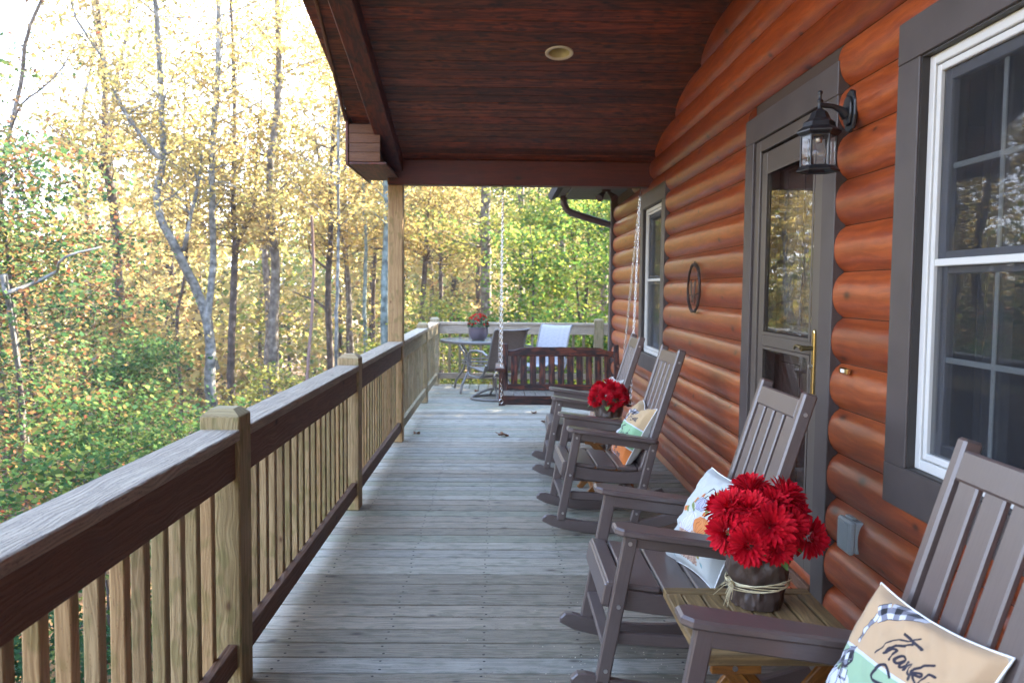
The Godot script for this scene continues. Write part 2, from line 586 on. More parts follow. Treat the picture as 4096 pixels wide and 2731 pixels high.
func _ready() -> void:
	rng.seed = 7
	# camera
	var cam := Camera3D.new()
	cam.name = "camera"
	add_child(cam)
	cam.transform = Transform3D(Basis(Vector3(0.99985081, 0.00922481, 0.01460371), Vector3(-0.00830488, 0.99805108, -0.06184723), Vector3(-0.01514578, 0.06171672, 0.99797878)), Vector3(0, 1.465, 0))
	cam.fov = 44.19
	cam.near = 0.05
	cam.far = 900.0
	cam.current = true
	var lens := CameraAttributesPhysical.new()
	lens.frustum_focal_length = 29.56
	lens.frustum_focus_distance = 3.6
	lens.frustum_near = 0.05
	lens.frustum_far = 900.0
	lens.exposure_aperture = 4.6
	cam.attributes = lens
	# sky, sun and exposure
	var env := Environment.new()
	env.background_mode = Environment.BG_SKY
	var sky := Sky.new()
	var sm := ProceduralSkyMaterial.new()
	sm.sky_top_color = Color(0.58, 0.70, 0.89)
	sm.sky_horizon_color = Color(0.93, 0.95, 0.99)
	sm.sky_curve = 0.18
	sm.ground_bottom_color = Color(0.35, 0.30, 0.22)
	sm.ground_horizon_color = Color(0.75, 0.74, 0.70)
	sky.sky_material = sm
	env.sky = sky
	env.background_energy_multiplier = 0.7
	env.tonemap_mode = Environment.TONE_MAPPER_LINEAR
	env.tonemap_exposure = 15.0
	env.fog_enabled = true
	env.fog_density = 0.0010
	env.fog_light_color = Color(0.95, 0.96, 1.0)
	env.sdfgi_enabled = true
	env.ssao_enabled = true
	env.ssil_enabled = true
	var we := WorldEnvironment.new()
	we.name = "world"
	we.environment = env
	add_child(we)
	var sun := DirectionalLight3D.new()
	sun.name = "sun"
	sun.light_energy = 1.55
	sun.light_color = Color(1.0, 0.95, 0.86)
	sun.light_angular_distance = 0.5
	sun.shadow_enabled = true
	add_child(sun)
	sun.look_at_from_position(Vector3(0.66, 0.56, -0.50) * 10.0, Vector3.ZERO)

	make_materials()
	build_ground()
	build_deck()
	build_house()
	build_porch_roof()
	build_rails()
	build_furniture()
	build_wall_things()
	build_patio()
	build_small()
	build_forest()


# ------------------------------------------------------------------ ground
func build_ground() -> void:
	var cs := []
	var g := -260.0
	while g < 261.0:
		cs.push_back(g)
		g += 2.0 if absf(g) < 50.0 else 14.0
	var rows := []
	for z in cs:
		var row := []
		for x in cs:
			row.push_back(Vector3(x, ground_y(x, z), z))
		rows.push_back(row)
	var m := MB.new()
	m.grid(rows, true)
	structure("ground", m.done(), M.ground)


# ------------------------------------------------------------------ deck
func build_deck() -> void:
	var root := Node3D.new()
	root.name = "porch_deck"
	add_child(root)
	root.set_meta("kind", "structure")
	var p := 0.1392
	var z := -3.131 + p * 50
	var screws := MB.new()
	while z > -12.9:
		var x1 := 1.43
		if z - p < -10.4:
			x1 = 1.43 + (z - p * 0.5 + 10.4)
		if x1 - (-1.06) > 0.15:
			var m := MB.new()
			var jit := rng.randf_range(-0.0015, 0.0015)
			var len := x1 + 1.06
			m.box(Transform3D(Basis(Vector3(0, 1, 0), rng.randf_range(-0.0007, 0.0007)), Vector3((x1 - 1.06) * 0.5, -0.018 + jit, z - p * 0.5)), Vector3(len, 0.036, p - rng.randf_range(0.009, 0.013)), 0.003, ro(), 0)
			part(root, "deck_board", m.done(), pick("deck"))
			if z > -9.0 and z < -1.0:
				for sx in [-0.86, -0.46, -0.06, 0.34, 0.74, 1.14]:
					for sz in [0.032, 0.105]:
						var q := Vector3(sx + rng.randf_range(-0.012, 0.012), jit + 0.0008, z - sz + rng.randf_range(-0.006, 0.006))
						var i0 := screws.add(q, Vector3.UP, Vector2.ZERO)
						for k in 6:
							screws.add(q + Vector3(cos(TAU * k / 6.0), 0, sin(TAU * k / 6.0)) * 0.0062, Vector3.UP, Vector2.ZERO)
						for k in 6:
							screws.tri(i0, i0 + 1 + k, i0 + 1 + (k + 1) % 6)
		z -= p
	# boards that turn the corner and run away from the viewer
	var x := -0.93
	while x < 4.2:
		var z0 := minf(-10.4, -10.4 + (x - 1.43))
		if x > 1.43:
			z0 = -10.46
		var m2 := MB.new()
		m2.box(Transform3D(Basis(), Vector3(x, -0.018, (z0 - 12.93) * 0.5)), Vector3(p - 0.007, 0.036, z0 + 12.93), 0.005, ro(), 2)
		part(root, "deck_board", m2.done(), pick("deck"))
		x += p
	var st := part(root, "screw_heads", screws.done(), M.hole)
	st.set_meta("kind", "stuff")
	# rim boards and joists under the edge
	part(root, "rim_board", bb(-1.058, -1.02, -0.27, -0.04, -12.9, 6.0), pick("rail"))
	part(root, "rim_board", bb(-1.0, 4.2, -0.27, -0.04, -12.90, -12.86), pick("rail"))


# ------------------------------------------------------------------ log house
var openings := [[-4.76, -3.50, 0.14, 2.40], [-2.96, -1.68, 0.73, 2.385], [-8.33, -7.10, 0.73, 2.385]]

func log_mesh(za: float, zb: float, y0: float, y1: float) -> ArrayMesh:
	var m := MB.new()
	var off := ro()
	var k := 10
	var pts := []
	var h := y1 - y0
	for i in k + 1:
		var s := -1.0 + 2.0 * i / k
		pts.push_back(Vector2(NOTCH - 0.047 * pow(maxf(0.0, 1.0 - pow(absf(s), 2.3)), 0.75), y0 + 0.0015 + (h - 0.003) * (s + 1.0) * 0.5))
	var run := 0.0
	var base := m.v.size()
	for i in k + 1:
		var tg: Vector2 = (pts[mini(i + 1, k)] - pts[maxi(i - 1, 0)]).normalized()
		var nn := Vector3(-tg.y, tg.x, 0).normalized()
		if i > 0:
			run += pts[i].distance_to(pts[i - 1])
		m.add(Vector3(pts[i].x, pts[i].y, za), nn, Vector2(za + off.x, run + off.y))
		m.add(Vector3(pts[i].x, pts[i].y, zb), nn, Vector2(zb + off.x, run + off.y))
	for i in k:
		var a := base + i * 2
		m.tri(a, a + 1, a + 2)
		m.tri(a + 1, a + 3, a + 2)
	for e in [za, zb]:
		var nn := Vector3(0, 0, -1 if e == za else 1)
		var ce := m.add(Vector3(NOTCH + 0.002, (y0 + y1) * 0.5, e), nn, off)
		var b0 := m.v.size()
		for q in pts:
			m.add(Vector3(q.x, q.y, e), nn, Vector2(q.x, q.y) + off)
		for i in k:
			m.tri(ce, b0 + i, b0 + i + 1)
	return m.done()

func build_house() -> void:
	var base := Vector3(3.2, 0, -3.0)
	var H := thing("log_house", base, "orange stained log house with brown window and door trim along the porch", "house")
	var o := -base
	for k in range(-1, 24):
		var y0 := Y0 + PITCH * k
		var y1 := y0 + PITCH
		var cuts := []
		for q in openings:
			if y0 > q[2] - 0.04 and y1 < q[3] + 0.10:
				cuts.push_back([q[0], q[1]])
		cuts.sort_custom(func(a, b): return a[0] < b[0])
		var z := -10.36
		var last := 6.0
		if y0 > 2.45:
			z = maxf(-10.36, (y0 - 2.66) / SLOPE - 7.96 - 0.3)
		var segs := []
		for cc in cuts:
			segs.push_back([z, cc[0]])
			z = cc[1]
		segs.push_back([z, last])
		for s in segs:
			if s[1] - s[0] > 0.05:
				part(H, "log", log_mesh(s[0], s[1], y0, y1), pick("log"), o)
	# wall behind the logs
	for b in [[-10.36, -8.20, -0.2, 2.7], [-7.26, -4.63, -0.2, 2.7], [-3.62, -2.82, -0.2, 2.7], [-1.80, 6.0, -0.2, 2.7], [-8.20, -7.26, -0.2, 0.86], [-8.20, -7.26, 2.255, 2.7], [-4.63, -3.62, -0.2, 0.14], [-4.63, -3.62, 2.28, 2.7], [-2.82, -1.80, -0.2, 0.86], [-2.82, -1.80, 2.255, 2.7], [-8.6, 6.0, 2.7, 4.5]]:
		part(H, "wall_core", bb(NOTCH + 0.003, 1.56, b[2], b[3], b[0], b[1], 0.0), M.core, o)
	# rooms behind the glass
	part(H, "room_floor", bb(1.56, 5.0, -0.15, 0.0, -10.3, 6.0, 0.0), M.inner_door, o)
	part(H, "room_ceiling", bb(1.56, 5.0, 2.55, 2.7, -10.3, 6.0, 0.0), M.room, o)
	part(H, "room_wall", bb(4.9, 5.0, 0.0, 2.55, -10.3, 6.0, 0.0), M.room, o)
	part(H, "room_wall", bb(1.56, 4.9, 0.0, 2.55, -10.34, -10.2, 0.0), M.room, o)
	part(H, "room_wall", bb(1.56, 4.9, 0.0, 2.55, 5.9, 6.0, 0.0), M.room, o)
	part(H, "room_wall", bb(1.56, 4.9, 0.0, 2.55, -5.6, -5.5, 0.0), M.room, o)
	part(H, "end_wall", bb(1.44, 9.0, -2.0, 2.7, -10.40, -10.35, 0.0), M.core, o)
	part(H, "back_wall", bb(8.9, 9.0, -2.0, 2.7, -10.3, 6.0, 0.0), M.core, o)
	part(H, "foundation", bb(1.45, 8.8, -2.2, -0.2, -10.3, 6.0, 0.0), M.core, o)
	# corner board
	part(H, "corner_board", bb(1.36, 1.44, -0.05, 2.62, -10.46, -10.365), M.trim, o)
	# main roof, eave and gutter beyond the porch roof
	var rf := MB.new()
	rf.box(Transform3D(Basis(Vector3(0, 0, 1), 0.42), Vector3(2.85, 3.62, -9.5)), Vector3(4.9, 0.08, 2.4), 0.0)
	rf.box(Transform3D(Basis(Vector3(0, 0, 1), 0.42), Vector3(3.45, 3.89, -1.0)), Vector3(3.9, 0.08, 14.6), 0.0)
	rf.box(Transform3D(Basis(Vector3(0, 0, 1), -0.42), Vector3(7.3, 3.62, -2.4)), Vector3(4.9, 0.08, 16.6), 0.0)
	part(H, "roof", rf.done(), M.roof, o)
	for i in 12:
		part(H, "soffit_board", bb(0.80, 1.43, 2.60, 2.615, -10.66 + i * 0.215, -10.66 + i * 0.215 + 0.205, 0.002), M.soffit, o)
	var gp := PackedVector2Array([Vector2(0.67, 2.74), Vector2(0.685, 2.70), Vector2(0.70, 2.655), Vector2(0.715, 2.62), Vector2(0.795, 2.62), Vector2(0.795, 2.74)])
	var gm := MB.new()
	gm.extrude(gp, 2.6, Transform3D(Basis(), Vector3(0, 0, -9.40)), 0.003)
	part(H, "gutter", gm.done(), M.gutter, o)
	# downspout: ribbed elbow, then back to the wall
	var dp := []
	var dr := []
	dp.push_back(Vector3(0.78, 2.64, -10.45))
	dr.push_back(0.042)
	for i in 13:
		var a := i / 12.0 * 1.15
		dp.push_back(Vector3(0.78 + 0.17 * (1.0 - cos(a)), 2.57 - 0.17 * sin(a), -10.45))
		dr.push_back(0.044 if i % 2 == 0 else 0.040)
	dp.push_back(Vector3(1.37, 2.27, -10.45))
	dr.push_back(0.042)
	var dm := MB.new()
	dm.tube(dp, dr, 10)
	var ds := part(H, "downspout", dm.done(), M.gutter, o)
	var dm2 := MB.new()
	dm2.tube([Vector3(1.40, 2.31, -10.50), Vector3(1.40, 1.0, -10.50), Vector3(1.40, -0.3, -10.50)], [0.04], 8)
	part(ds, "lower_pipe", dm2.done(), M.gutter)
	window(H, o, -2.816, -1.816, true)
	window(H, o, -8.20, -7.26, false)
	build_door(H, o)

func window(H: Node3D, o: Vector3, z0: float, z1: float, big: bool) -> void:
	var y0 := 0.867
	var y1 := 2.25
	var W := part(H, "window", bb(1.447, 1.452, y0 + 0.07, y1 - 0.07, z0 + 0.07, z1 - 0.07, 0.0), M.glass, o)
	part(W, "inner_pane", bb(1.4655, 1.4675, y0 + 0.07, y1 - 0.07, z0 + 0.07, z1 - 0.07, 0.0), M.glass)
	# casing boards
	part(W, "casing", bb(1.383, 1.431, y1, 2.393, z0 - 0.15, z1 + 0.15), M.trim)
	part(W, "casing", bb(1.383, 1.431, 0.723, y0, z0 - 0.15, z1 + 0.15), M.trim)
	part(W, "casing", bb(1.3845, 1.431, y0, y1, z0 - 0.15, z0), M.trim)
	part(W, "casing", bb(1.3845, 1.431, y0, y1, z1, z1 + 0.15), M.trim)
	for j in [[z0 - 0.002, z0 + 0.006, y0, y1], [z1 - 0.006, z1 + 0.002, y0, y1], [z0, z1, y1 - 0.006, y1 + 0.002], [z0, z1, y0 - 0.002, y0 + 0.006]]:
		part(W, "jamb", bb(1.392, 1.47, j[2], j[3], j[0], j[1], 0.0), M.trim_dark)
	# white vinyl frame in two steps
	for st in [[1.417, 1.46, 0.0, 0.040], [1.424, 1.458, 0.037, 0.066]]:
		var a: float = st[2]
		var b: float = st[3]
		part(W, "frame", bb(st[0], st[1], y0 + a + 0.006, y1 - a - 0.006, z0 + a + 0.006, z0 + b), M.vinyl)
		part(W, "frame", bb(st[0], st[1], y0 + a + 0.006, y1 - a - 0.006, z1 - b, z1 - a - 0.006), M.vinyl)
		part(W, "frame", bb(st[0], st[1], y1 - b, y1 - a - 0.006, z0 + b, z1 - b), M.vinyl)
		part(W, "frame", bb(st[0], st[1], y0 + a + 0.006, y0 + b, z0 + b, z1 - b), M.vinyl)
	part(W, "meeting_rail", bb(1.427, 1.445, 1.553, 1.577, z0 + 0.066, z1 - 0.066), M.vinyl)
	part(W, "screen", bb(1.4375, 1.4385, y0 + 0.066, y1 - 0.066, z0 + 0.066, z1 - 0.066, 0.0), M.screen)
	var a0 := z0 + 0.066
	var a1 := z1 - 0.066
	for hh in [[y0 + 0.066, 1.565, 1.455], [1.565, y1 - 0.066, 1.443]]:
		var x0: float = hh[2] - 0.003
		part(W, "sash", bb(x0, x0 + 0.03, hh[0], hh[1], a0, a0 + 0.038), M.sash)
		part(W, "sash", bb(x0, x0 + 0.03, hh[0], hh[1], a1 - 0.038, a1), M.sash)
		part(W, "sash", bb(x0, x0 + 0.03, hh[0], hh[0] + 0.036, a0 + 0.038, a1 - 0.038), M.sash)
		part(W, "sash", bb(x0, x0 + 0.03, hh[1] - 0.036, hh[1], a0 + 0.038, a1 - 0.038), M.sash)
		if big:
			for k in [1, 2]:
				var zc: float = lerpf(a0 + 0.038, a1 - 0.038, k / 3.0)
				part(W, "muntin", bb(1.456, 1.462, hh[0] + 0.036, hh[1] - 0.036, zc - 0.009, zc + 0.009), M.muntin)
			var yc: float = (hh[0] + hh[1]) * 0.5
			part(W, "muntin", bb(1.4565, 1.4615, yc - 0.009, yc + 0.009, a0 + 0.038, a1 - 0.038), M.muntin)
	# curtain panels inside
	for e in [[z0 + 0.02, z0 + 0.20], [z1 - 0.20, z1 - 0.02]]:
		var rows := []
		for j in 6:
			var row := []
			for i in 25:
				var f := i / 24.0
				row.push_back(Vector3(1.60 + 0.018 * sin(f * 26.0), lerpf(0.6, 2.3, j / 5.0), lerpf(e[0], e[1], f)))
			rows.push_back(row)
		var cm := MB.new()
		cm.grid(rows)
		part(W, "curtain", cm.done(), M.curtain)

func build_door(H: Node3D, o: Vector3) -> void:
	var D := part(H, "storm_door", bb(1.404, 1.424, 0.17, 2.20, -4.535, -4.455), M.door_paint, o)   # hinge stile; the rest are its pieces
	part(D, "stile", bb(1.404, 1.424, 0.17, 2.20, -3.765, -3.672), M.door_paint)
	part(D, "rail", bb(1.4045, 1.424, 2.098, 2.20, -4.455, -3.765), M.door_paint)
	part(D, "rail", bb(1.4045, 1.424, 1.180, 1.240, -4.455, -3.765), M.door_paint)
	part(D, "rail", bb(1.4045, 1.424, 0.17, 0.36, -4.455, -3.765), M.door_paint)
	# beads round the panes
	for q in [[1.240, 2.098], [0.36, 1.180]]:
		for e in [[q[0], q[1], -4.455, -4.437], [q[0], q[1], -3.783, -3.765], [q[0], q[0] + 0.016, -4.437, -3.783], [q[1] - 0.016, q[1], -4.437, -3.783]]:
			part(D, "bead", bb(1.400, 1.4035, e[0], e[1], e[2], e[3], 0.0015), M.door_paint)
		var gm := MB.new()
		gm.quad(Vector3(1.413, q[0], -4.45), Vector3(1.413, q[0], -3.77), Vector3(1.413, q[1], -3.77), Vector3(1.413, q[1], -4.45), Vector3(-1, 0, 0), Vector2(0, q[0]), Vector2(0.68, q[0]), Vector2(0.68, q[1]), Vector2(0, q[1]))
		part(D, "glass", gm.done(), M.wavy)
	for q in [[1.26, 2.09], [0.38, 1.16]]:
		var ip := MB.new()
		ip.quad(Vector3(1.46, q[0], -4.45), Vector3(1.46, q[0], -3.77), Vector3(1.46, q[1], -3.77), Vector3(1.46, q[1], -4.45), Vector3(-1, 0, 0), Vector2(0.4, q[0]), Vector2(1.08, q[0]), Vector2(1.08, q[1]), Vector2(0.4, q[1]))
		part(D, "inner_glass", ip.done(), M.wavy)
	# jambs and casing
	part(D, "jamb", bb(1.395, 1.56, 0.14, 2.272, -4.625, -4.545), M.door_paint)
	part(D, "jamb", bb(1.395, 1.56, 0.14, 2.272, -3.660, -3.626), M.door_paint)
	part(D, "jamb", bb(1.395, 1.56, 2.212, 2.272, -4.545, -3.660), M.door_paint)
	part(D, "casing", bb(1.379, 1.431, 2.274, 2.412, -4.775, -3.482), M.trim)
	part(D, "casing", bb(1.381, 1.431, 0.10, 2.274, -4.775, -4.630), M.trim)
	part(D, "casing", bb(1.381, 1.431, 0.10, 2.274, -3.622, -3.482), M.trim)
	part(D, "threshold", bb(1.372, 1.56, 0.115, 0.165, -4.63, -3.62), pick("rail"))
	# the inner door behind
	part(D, "inner_door", bb(1.50, 1.54, 0.16, 2.25, -4.54, -3.665), M.inner_door)
	for q in [[0.35, 1.1], [1.3, 2.1]]:
		for e in [-4.42, -4.03]:
			part(D, "door_panel", bb(1.494, 1.501, q[0], q[1], e, e + 0.27, 0.004), M.inner_door)
	# brass lever set
	var pm := MB.new()
	var pp := PackedVector2Array([Vector2(-0.015, -0.14), Vector2(0, -0.15), Vector2(0.015, -0.14), Vector2(0.015, 0.135), Vector2(0.008, 0.147), Vector2(0, 0.151), Vector2(-0.008, 0.147), Vector2(-0.015, 0.135)])
	pm.extrude(pp, 0.012, Transform3D(Basis(Vector3(0, 0, 1), Vector3(0, 1, 0), Vector3(-1, 0, 0)), Vector3(1.399, 1.15, -3.708)), 0.003)
	part(D, "handle_plate", pm.done(), M.brass)
	var hm := MB.new()
	hm.tube([Vector3(1.395, 1.216, -3.708), Vector3(1.365, 1.216, -3.708), Vector3(1.34, 1.216, -3.708)], [0.012, 0.011, 0.014], 10)
	hm.tube([Vector3(1.345, 1.216, -3.708), Vector3(1.342, 1.222, -3.735), Vector3(1.342, 1.224, -3.765), Vector3(1.344, 1.217, -3.79), Vector3(1.348, 1.210, -3.81)], [0.011, 0.0085, 0.007, 0.0075, 0.006], 8)
	part(D, "handle", hm.done(), M.old_brass)
	var km := MB.new()
	km.tube([Vector3(1.395, 1.135, -3.708), Vector3(1.378, 1.135, -3.708)], [0.009], 8)
	part(D, "keyhole", km.done(), M.screw)


# ------------------------------------------------------------------ porch roof
func build_porch_roof() -> void:
	var base := Vector3(0.2, 0, -7.9)
	var P := thing("porch_roof", base, "dark red stained board porch ceiling with sloping edge beam and end girder", "porch roof")
	var o := -base
	var p := 0.1325
	var cs := 1.0 / sqrt(1.0 + SLOPE * SLOPE)
	for side in 2:
		for i in 50:
			var za: float = -8.06 + i * p if side == 0 else 5.66 - i * p
			var zm: float = za + (p if side == 0 else -p) * 0.5
			if (side == 0 and zm > -1.15) or (side == 1 and zm < -1.2):
				continue
			var m := MB.new()
			var ang: float = -atan(SLOPE) if side == 0 else atan(SLOPE)
			m.box(Transform3D(Basis(Vector3(1, 0, 0), ang), Vector3(0.11, ceil_y(zm) + 0.012 + rng.randf_range(-0.001, 0.001), zm)), Vector3(2.70, 0.02, p / cs - 0.004), 0.009, ro(), 0)
			if side == 0 and absf(zm + 5.94) < 0.16:
				var cg := CSGMesh3D.new()
				cg.name = "ceiling_board"
				cg.mesh = m.done()
				cg.material = pick("ceiling")
				P.add_child(cg, true)
				cg.position = o
				var hole := CSGCylinder3D.new()
				hole.name = "hole"
				hole.operation = CSGShape3D.OPERATION_SUBTRACTION
				hole.radius = 0.085
				hole.height = 0.3
				hole.sides = 32
				hole.material = M.cream
				cg.add_child(hole)
				hole.position = Vector3(0.40, ceil_y(-5.94), -5.94)
				hole.rotation.x = -atan(SLOPE)
				continue
			part(P, "ceiling_board", m.done(), pick("ceiling"), o)
	# outside overhang, same slope, edge slightly out of true
	for i in 45:
		var z0 := -7.06 + i * p
		if z0 > -1.3:
			break
		var zm2 := z0 + p * 0.5
		var xe := -1.276 + (zm2 + 7.154) * 0.074
		if xe > -1.12:
			xe = -1.12
		var m3 := MB.new()
		m3.box(Transform3D(Basis(Vector3(1, 0, 0), -atan(SLOPE)), Vector3((xe - 1.035) * 0.5, ceil_y(zm2) + 0.014, zm2)), Vector3(-1.035 - xe, 0.02, p / cs - 0.003), 0.004, ro(), 0)
		part(P, "overhang_board", m3.done(), pick("ceiling"), o)
	# fascia along the sloping edge, in two lengths
	var f := MB.new()
	f.bar(Vector3(-1.285, ceil_y(-7.06) + 0.005, -7.06), Vector3(-1.15, ceil_y(-5.35) + 0.005, -5.35), 0.05, 0.022, Vector3(1, 0, 0))
	f.bar(Vector3(-1.15, ceil_y(-5.35) + 0.005, -5.35), Vector3(-1.13, ceil_y(-1.2) + 0.005, -1.2), 0.05, 0.022, Vector3(1, 0, 0))
	part(P, "fascia", f.done(), pick("rail"), o)
	# boxed eave return at the low corner: four boards facing the viewer, sides and bottom
	for i in 4:
		part(P, "return_board", bb(-1.262, -1.00, 2.512 + i * 0.077, 2.512 + i * 0.077 + 0.075, -7.085, -7.062, 0.003), pick("rail"), o)
	part(P, "return_bottom", bb(-1.262, -0.95, 2.488, 2.508, -8.10, -7.06, 0.003), M.beam, o)
	var rs := MB.new()
	rs.extrude(PackedVector2Array([Vector2(-7.05, 2.485), Vector2(-8.3, 2.485), Vector2(-8.3, 2.62), Vector2(-7.05, 2.90)]), 0.02, Transform3D(Basis(Vector3(0, 0, 1), Vector3(0, 1, 0), Vector3(-1, 0, 0)), Vector3(-1.275, 0, 0)), 0.002)
	part(P, "return_side", rs.done(), M.beam, o)
	# rake beam
	var bm := MB.new()
	bm.bar(Vector3(-0.985, ceil_y(-8.0) - 0.045, -8.0), Vector3(-0.925, ceil_y(-1.2) - 0.045, -1.2), 0.16, 0.15, Vector3(1, 0, 0), 0.006, ro())
	bm.bar(Vector3(-0.925, ceil_y(-1.2) - 0.045, -1.2), Vector3(-0.95, ceil_y(5.6) - 0.045, 5.6), 0.16, 0.15, Vector3(1, 0, 0), 0.006, ro())
	part(P, "edge_beam", bm.done(), M.beam, o)
	# girder across the far end and its twin behind the viewer
	part(P, "girder", bb(-1.036, 1.43, 2.432, 2.66, -8.05, -7.90, 0.005), M.girder, o)
	part(P, "girder_cap", bb(-1.052, -1.037, 2.43, 2.66, -8.05, -7.895, 0.003), pick("rail"), o)
	part(P, "girder", bb(-1.036, 1.43, 2.432, 2.66, 5.5, 5.65, 0.005), M.girder, o)
	# roof deck above
	var rf := MB.new()
	rf.box(Transform3D(Basis(Vector3(1, 0, 0), -atan(SLOPE)), Vector3(0.1, ceil_y(-4.75) + 0.20, -4.75)), Vector3(2.62, 0.12, 7.45), 0.0)
	rf.box(Transform3D(Basis(Vector3(1, 0, 0), atan(SLOPE)), Vector3(0.1, ceil_y(2.35) + 0.20, 2.35)), Vector3(2.62, 0.12, 7.45), 0.0)
	rf.box(Transform3D(Basis(Vector3(1, 0, 0), -atan(SLOPE)), Vector3(-1.18, ceil_y(-7.68) + 0.07, -7.68)), Vector3(0.2, 0.05, 1.3), 0.0)
	part(P, "roof_deck", rf.done(), M.roof, o)
	# tall post and its twin
	part(P, "post", bb(-1.056, -0.916, 0.0, 2.432, -8.10, -7.962, 0.006), pick("pine"), o)
	part(P, "post", bb(-1.056, -0.916, 0.0, 2.432, 5.5, 5.64, 0.006), pick("pine"), o)


# ------------------------------------------------------------------ railings
func rail_post(R: Node3D, o: Vector3, x: float, z: float) -> void:
	var m := MB.new()
	var off := ro()
	m.box(Transform3D(Basis(), Vector3(x, 0.505, z)), Vector3(0.14, 1.01, 0.14), 0.006, off, 1)
	# weathered top with sloped shoulders
	var h0 := 1.008
	var h1 := 1.032
	var a := 0.068
	var b := 0.040
	var lo := [Vector3(-a, h0, -a), Vector3(a, h0, -a), Vector3(a, h0, a), Vector3(-a, h0, a)]
	var hi := [Vector3(-b, h1, -b), Vector3(b, h1, -b), Vector3(b, h1, b), Vector3(-b, h1, b)]
	var c := Vector3(x, 0, z)
	for i in 4:
		var j := (i + 1) % 4
		var nn: Vector3 = (lo[i] + lo[j])
		nn.y = 0
		m.quad(c + lo[i], c + lo[j], c + hi[j], c + hi[i], (nn.normalized() + Vector3(0, 1.2, 0)).normalized(), Vector2(lo[i].x, lo[i].z) + off, Vector2(lo[j].x, lo[j].z) + off, Vector2(hi[j].x, hi[j].z) + off, Vector2(hi[i].x, hi[i].z) + off)
	m.quad(c + hi[0], c + hi[1], c + hi[2], c + hi[3], Vector3.UP, Vector2(0, 0) + off, Vector2(0.08, 0) + off, Vector2(0.08, 0.08) + off, Vector2(0, 0.08) + off)
	part(R, "post", m.done(), pick("pine") if z > -9.0 else pick("grey_wood"), o)

func build_rails() -> void:
	var base := Vector3(-0.99, 0, -6.0)
	var R := thing("side_railing", base, "long brown and tan wooden porch railing on the left, facing the woods", "railing")
	var o := -base
	var zs := [4.4, 2.06, -0.44, -2.956, -5.479, -7.97, -10.72, -12.83]
	for i in zs.size():
		if i != 5:
			rail_post(R, o, -0.986, zs[i] - 0.07 if i < 7 else -12.83)
	for i in zs.size() - 1:
		var za: float = zs[i] - 0.14
		var zb: float = zs[i + 1]
		if i == 6:
			zb = -12.76
		# cap laps round the post top; inner rail and bottom rail stand just behind the post face
		var cm := MB.new()
		cm.box(Transform3D(Basis(), Vector3(-0.9835, 0.943, (za + zb) * 0.5)), Vector3(0.142, 0.038, za - zb - 0.002), 0.004, ro(), 2)
		part(R, "cap_rail", cm.done(), pick("cap"), o)
		part(R, "upper_rail", bb(-0.966, -0.930, 0.785, 0.9235, zb + 0.001, za - 0.001, 0.003, ro(), 2), pick("rail") if i < 5 else pick("grey_wood"), o)
		part(R, "lower_rail", bb(-0.966, -0.930, 0.098, 0.187, zb + 0.001, za - 0.001, 0.003, ro(), 2), pick("rail") if i < 5 else pick("grey_wood"), o)
		var nb := int(round((za - zb) / 0.1315)) - 1
		var step := (za - zb) / (nb + 1)
		for k in nb:
			var zc := za - step * (k + 1) + rng.randf_range(-0.004, 0.004)
			var bm := MB.new()
			bm.box(Transform3D(Basis(Vector3(1, 0, 0), rng.randf_range(-0.004, 0.004)), Vector3(-0.9865, 0.515 + rng.randf_range(-0.01, 0.01), zc)), Vector3(0.039, 0.81, 0.039), 0.003, ro(), 1)
			part(R, "baluster", bm.done(), pick("pine") if i < 5 else pick("grey_wood"), o)
	base = Vector3(1.4, 0, -12.83)
	var E := thing("end_railing", base, "weathered grey railing across the far end of the deck behind the patio set", "railing")
	o = -base
	rail_post(E, o, 1.52, -12.83)
	rail_post(E, o, 3.9, -12.83)
	var xs := [-0.916, 1.45, 1.59, 3.83]
	for i in 2:
		var xa: float = xs[i * 2]
		var xb: float = xs[i * 2 + 1]
		part(E, "cap_rail", bb(xa + 0.001, xb - 0.001, 0.924, 0.962, -12.9, -12.758, 0.004, ro(), 0), pick("cap"), o)
		part(E, "upper_rail", bb(xa + 0.001, xb - 0.001, 0.785, 0.923, -12.81, -12.774, 0.003, ro(), 0), pick("cap"), o)
		part(E, "lower_rail", bb(xa + 0.001, xb - 0.001, 0.098, 0.187, -12.81, -12.774, 0.003, ro(), 0), pick("cap"), o)
		var nb := int(round((xb - xa) / 0.155)) - 1
		for k in nb:
			var xc := lerpf(xa, xb, (k + 1.0) / (nb + 1.0))
			part(E, "baluster", bb(xc - 0.0195, xc + 0.0195, 0.11, 0.92, -12.85, -12.812, 0.003, ro(), 1), pick("grey_wood"), o)


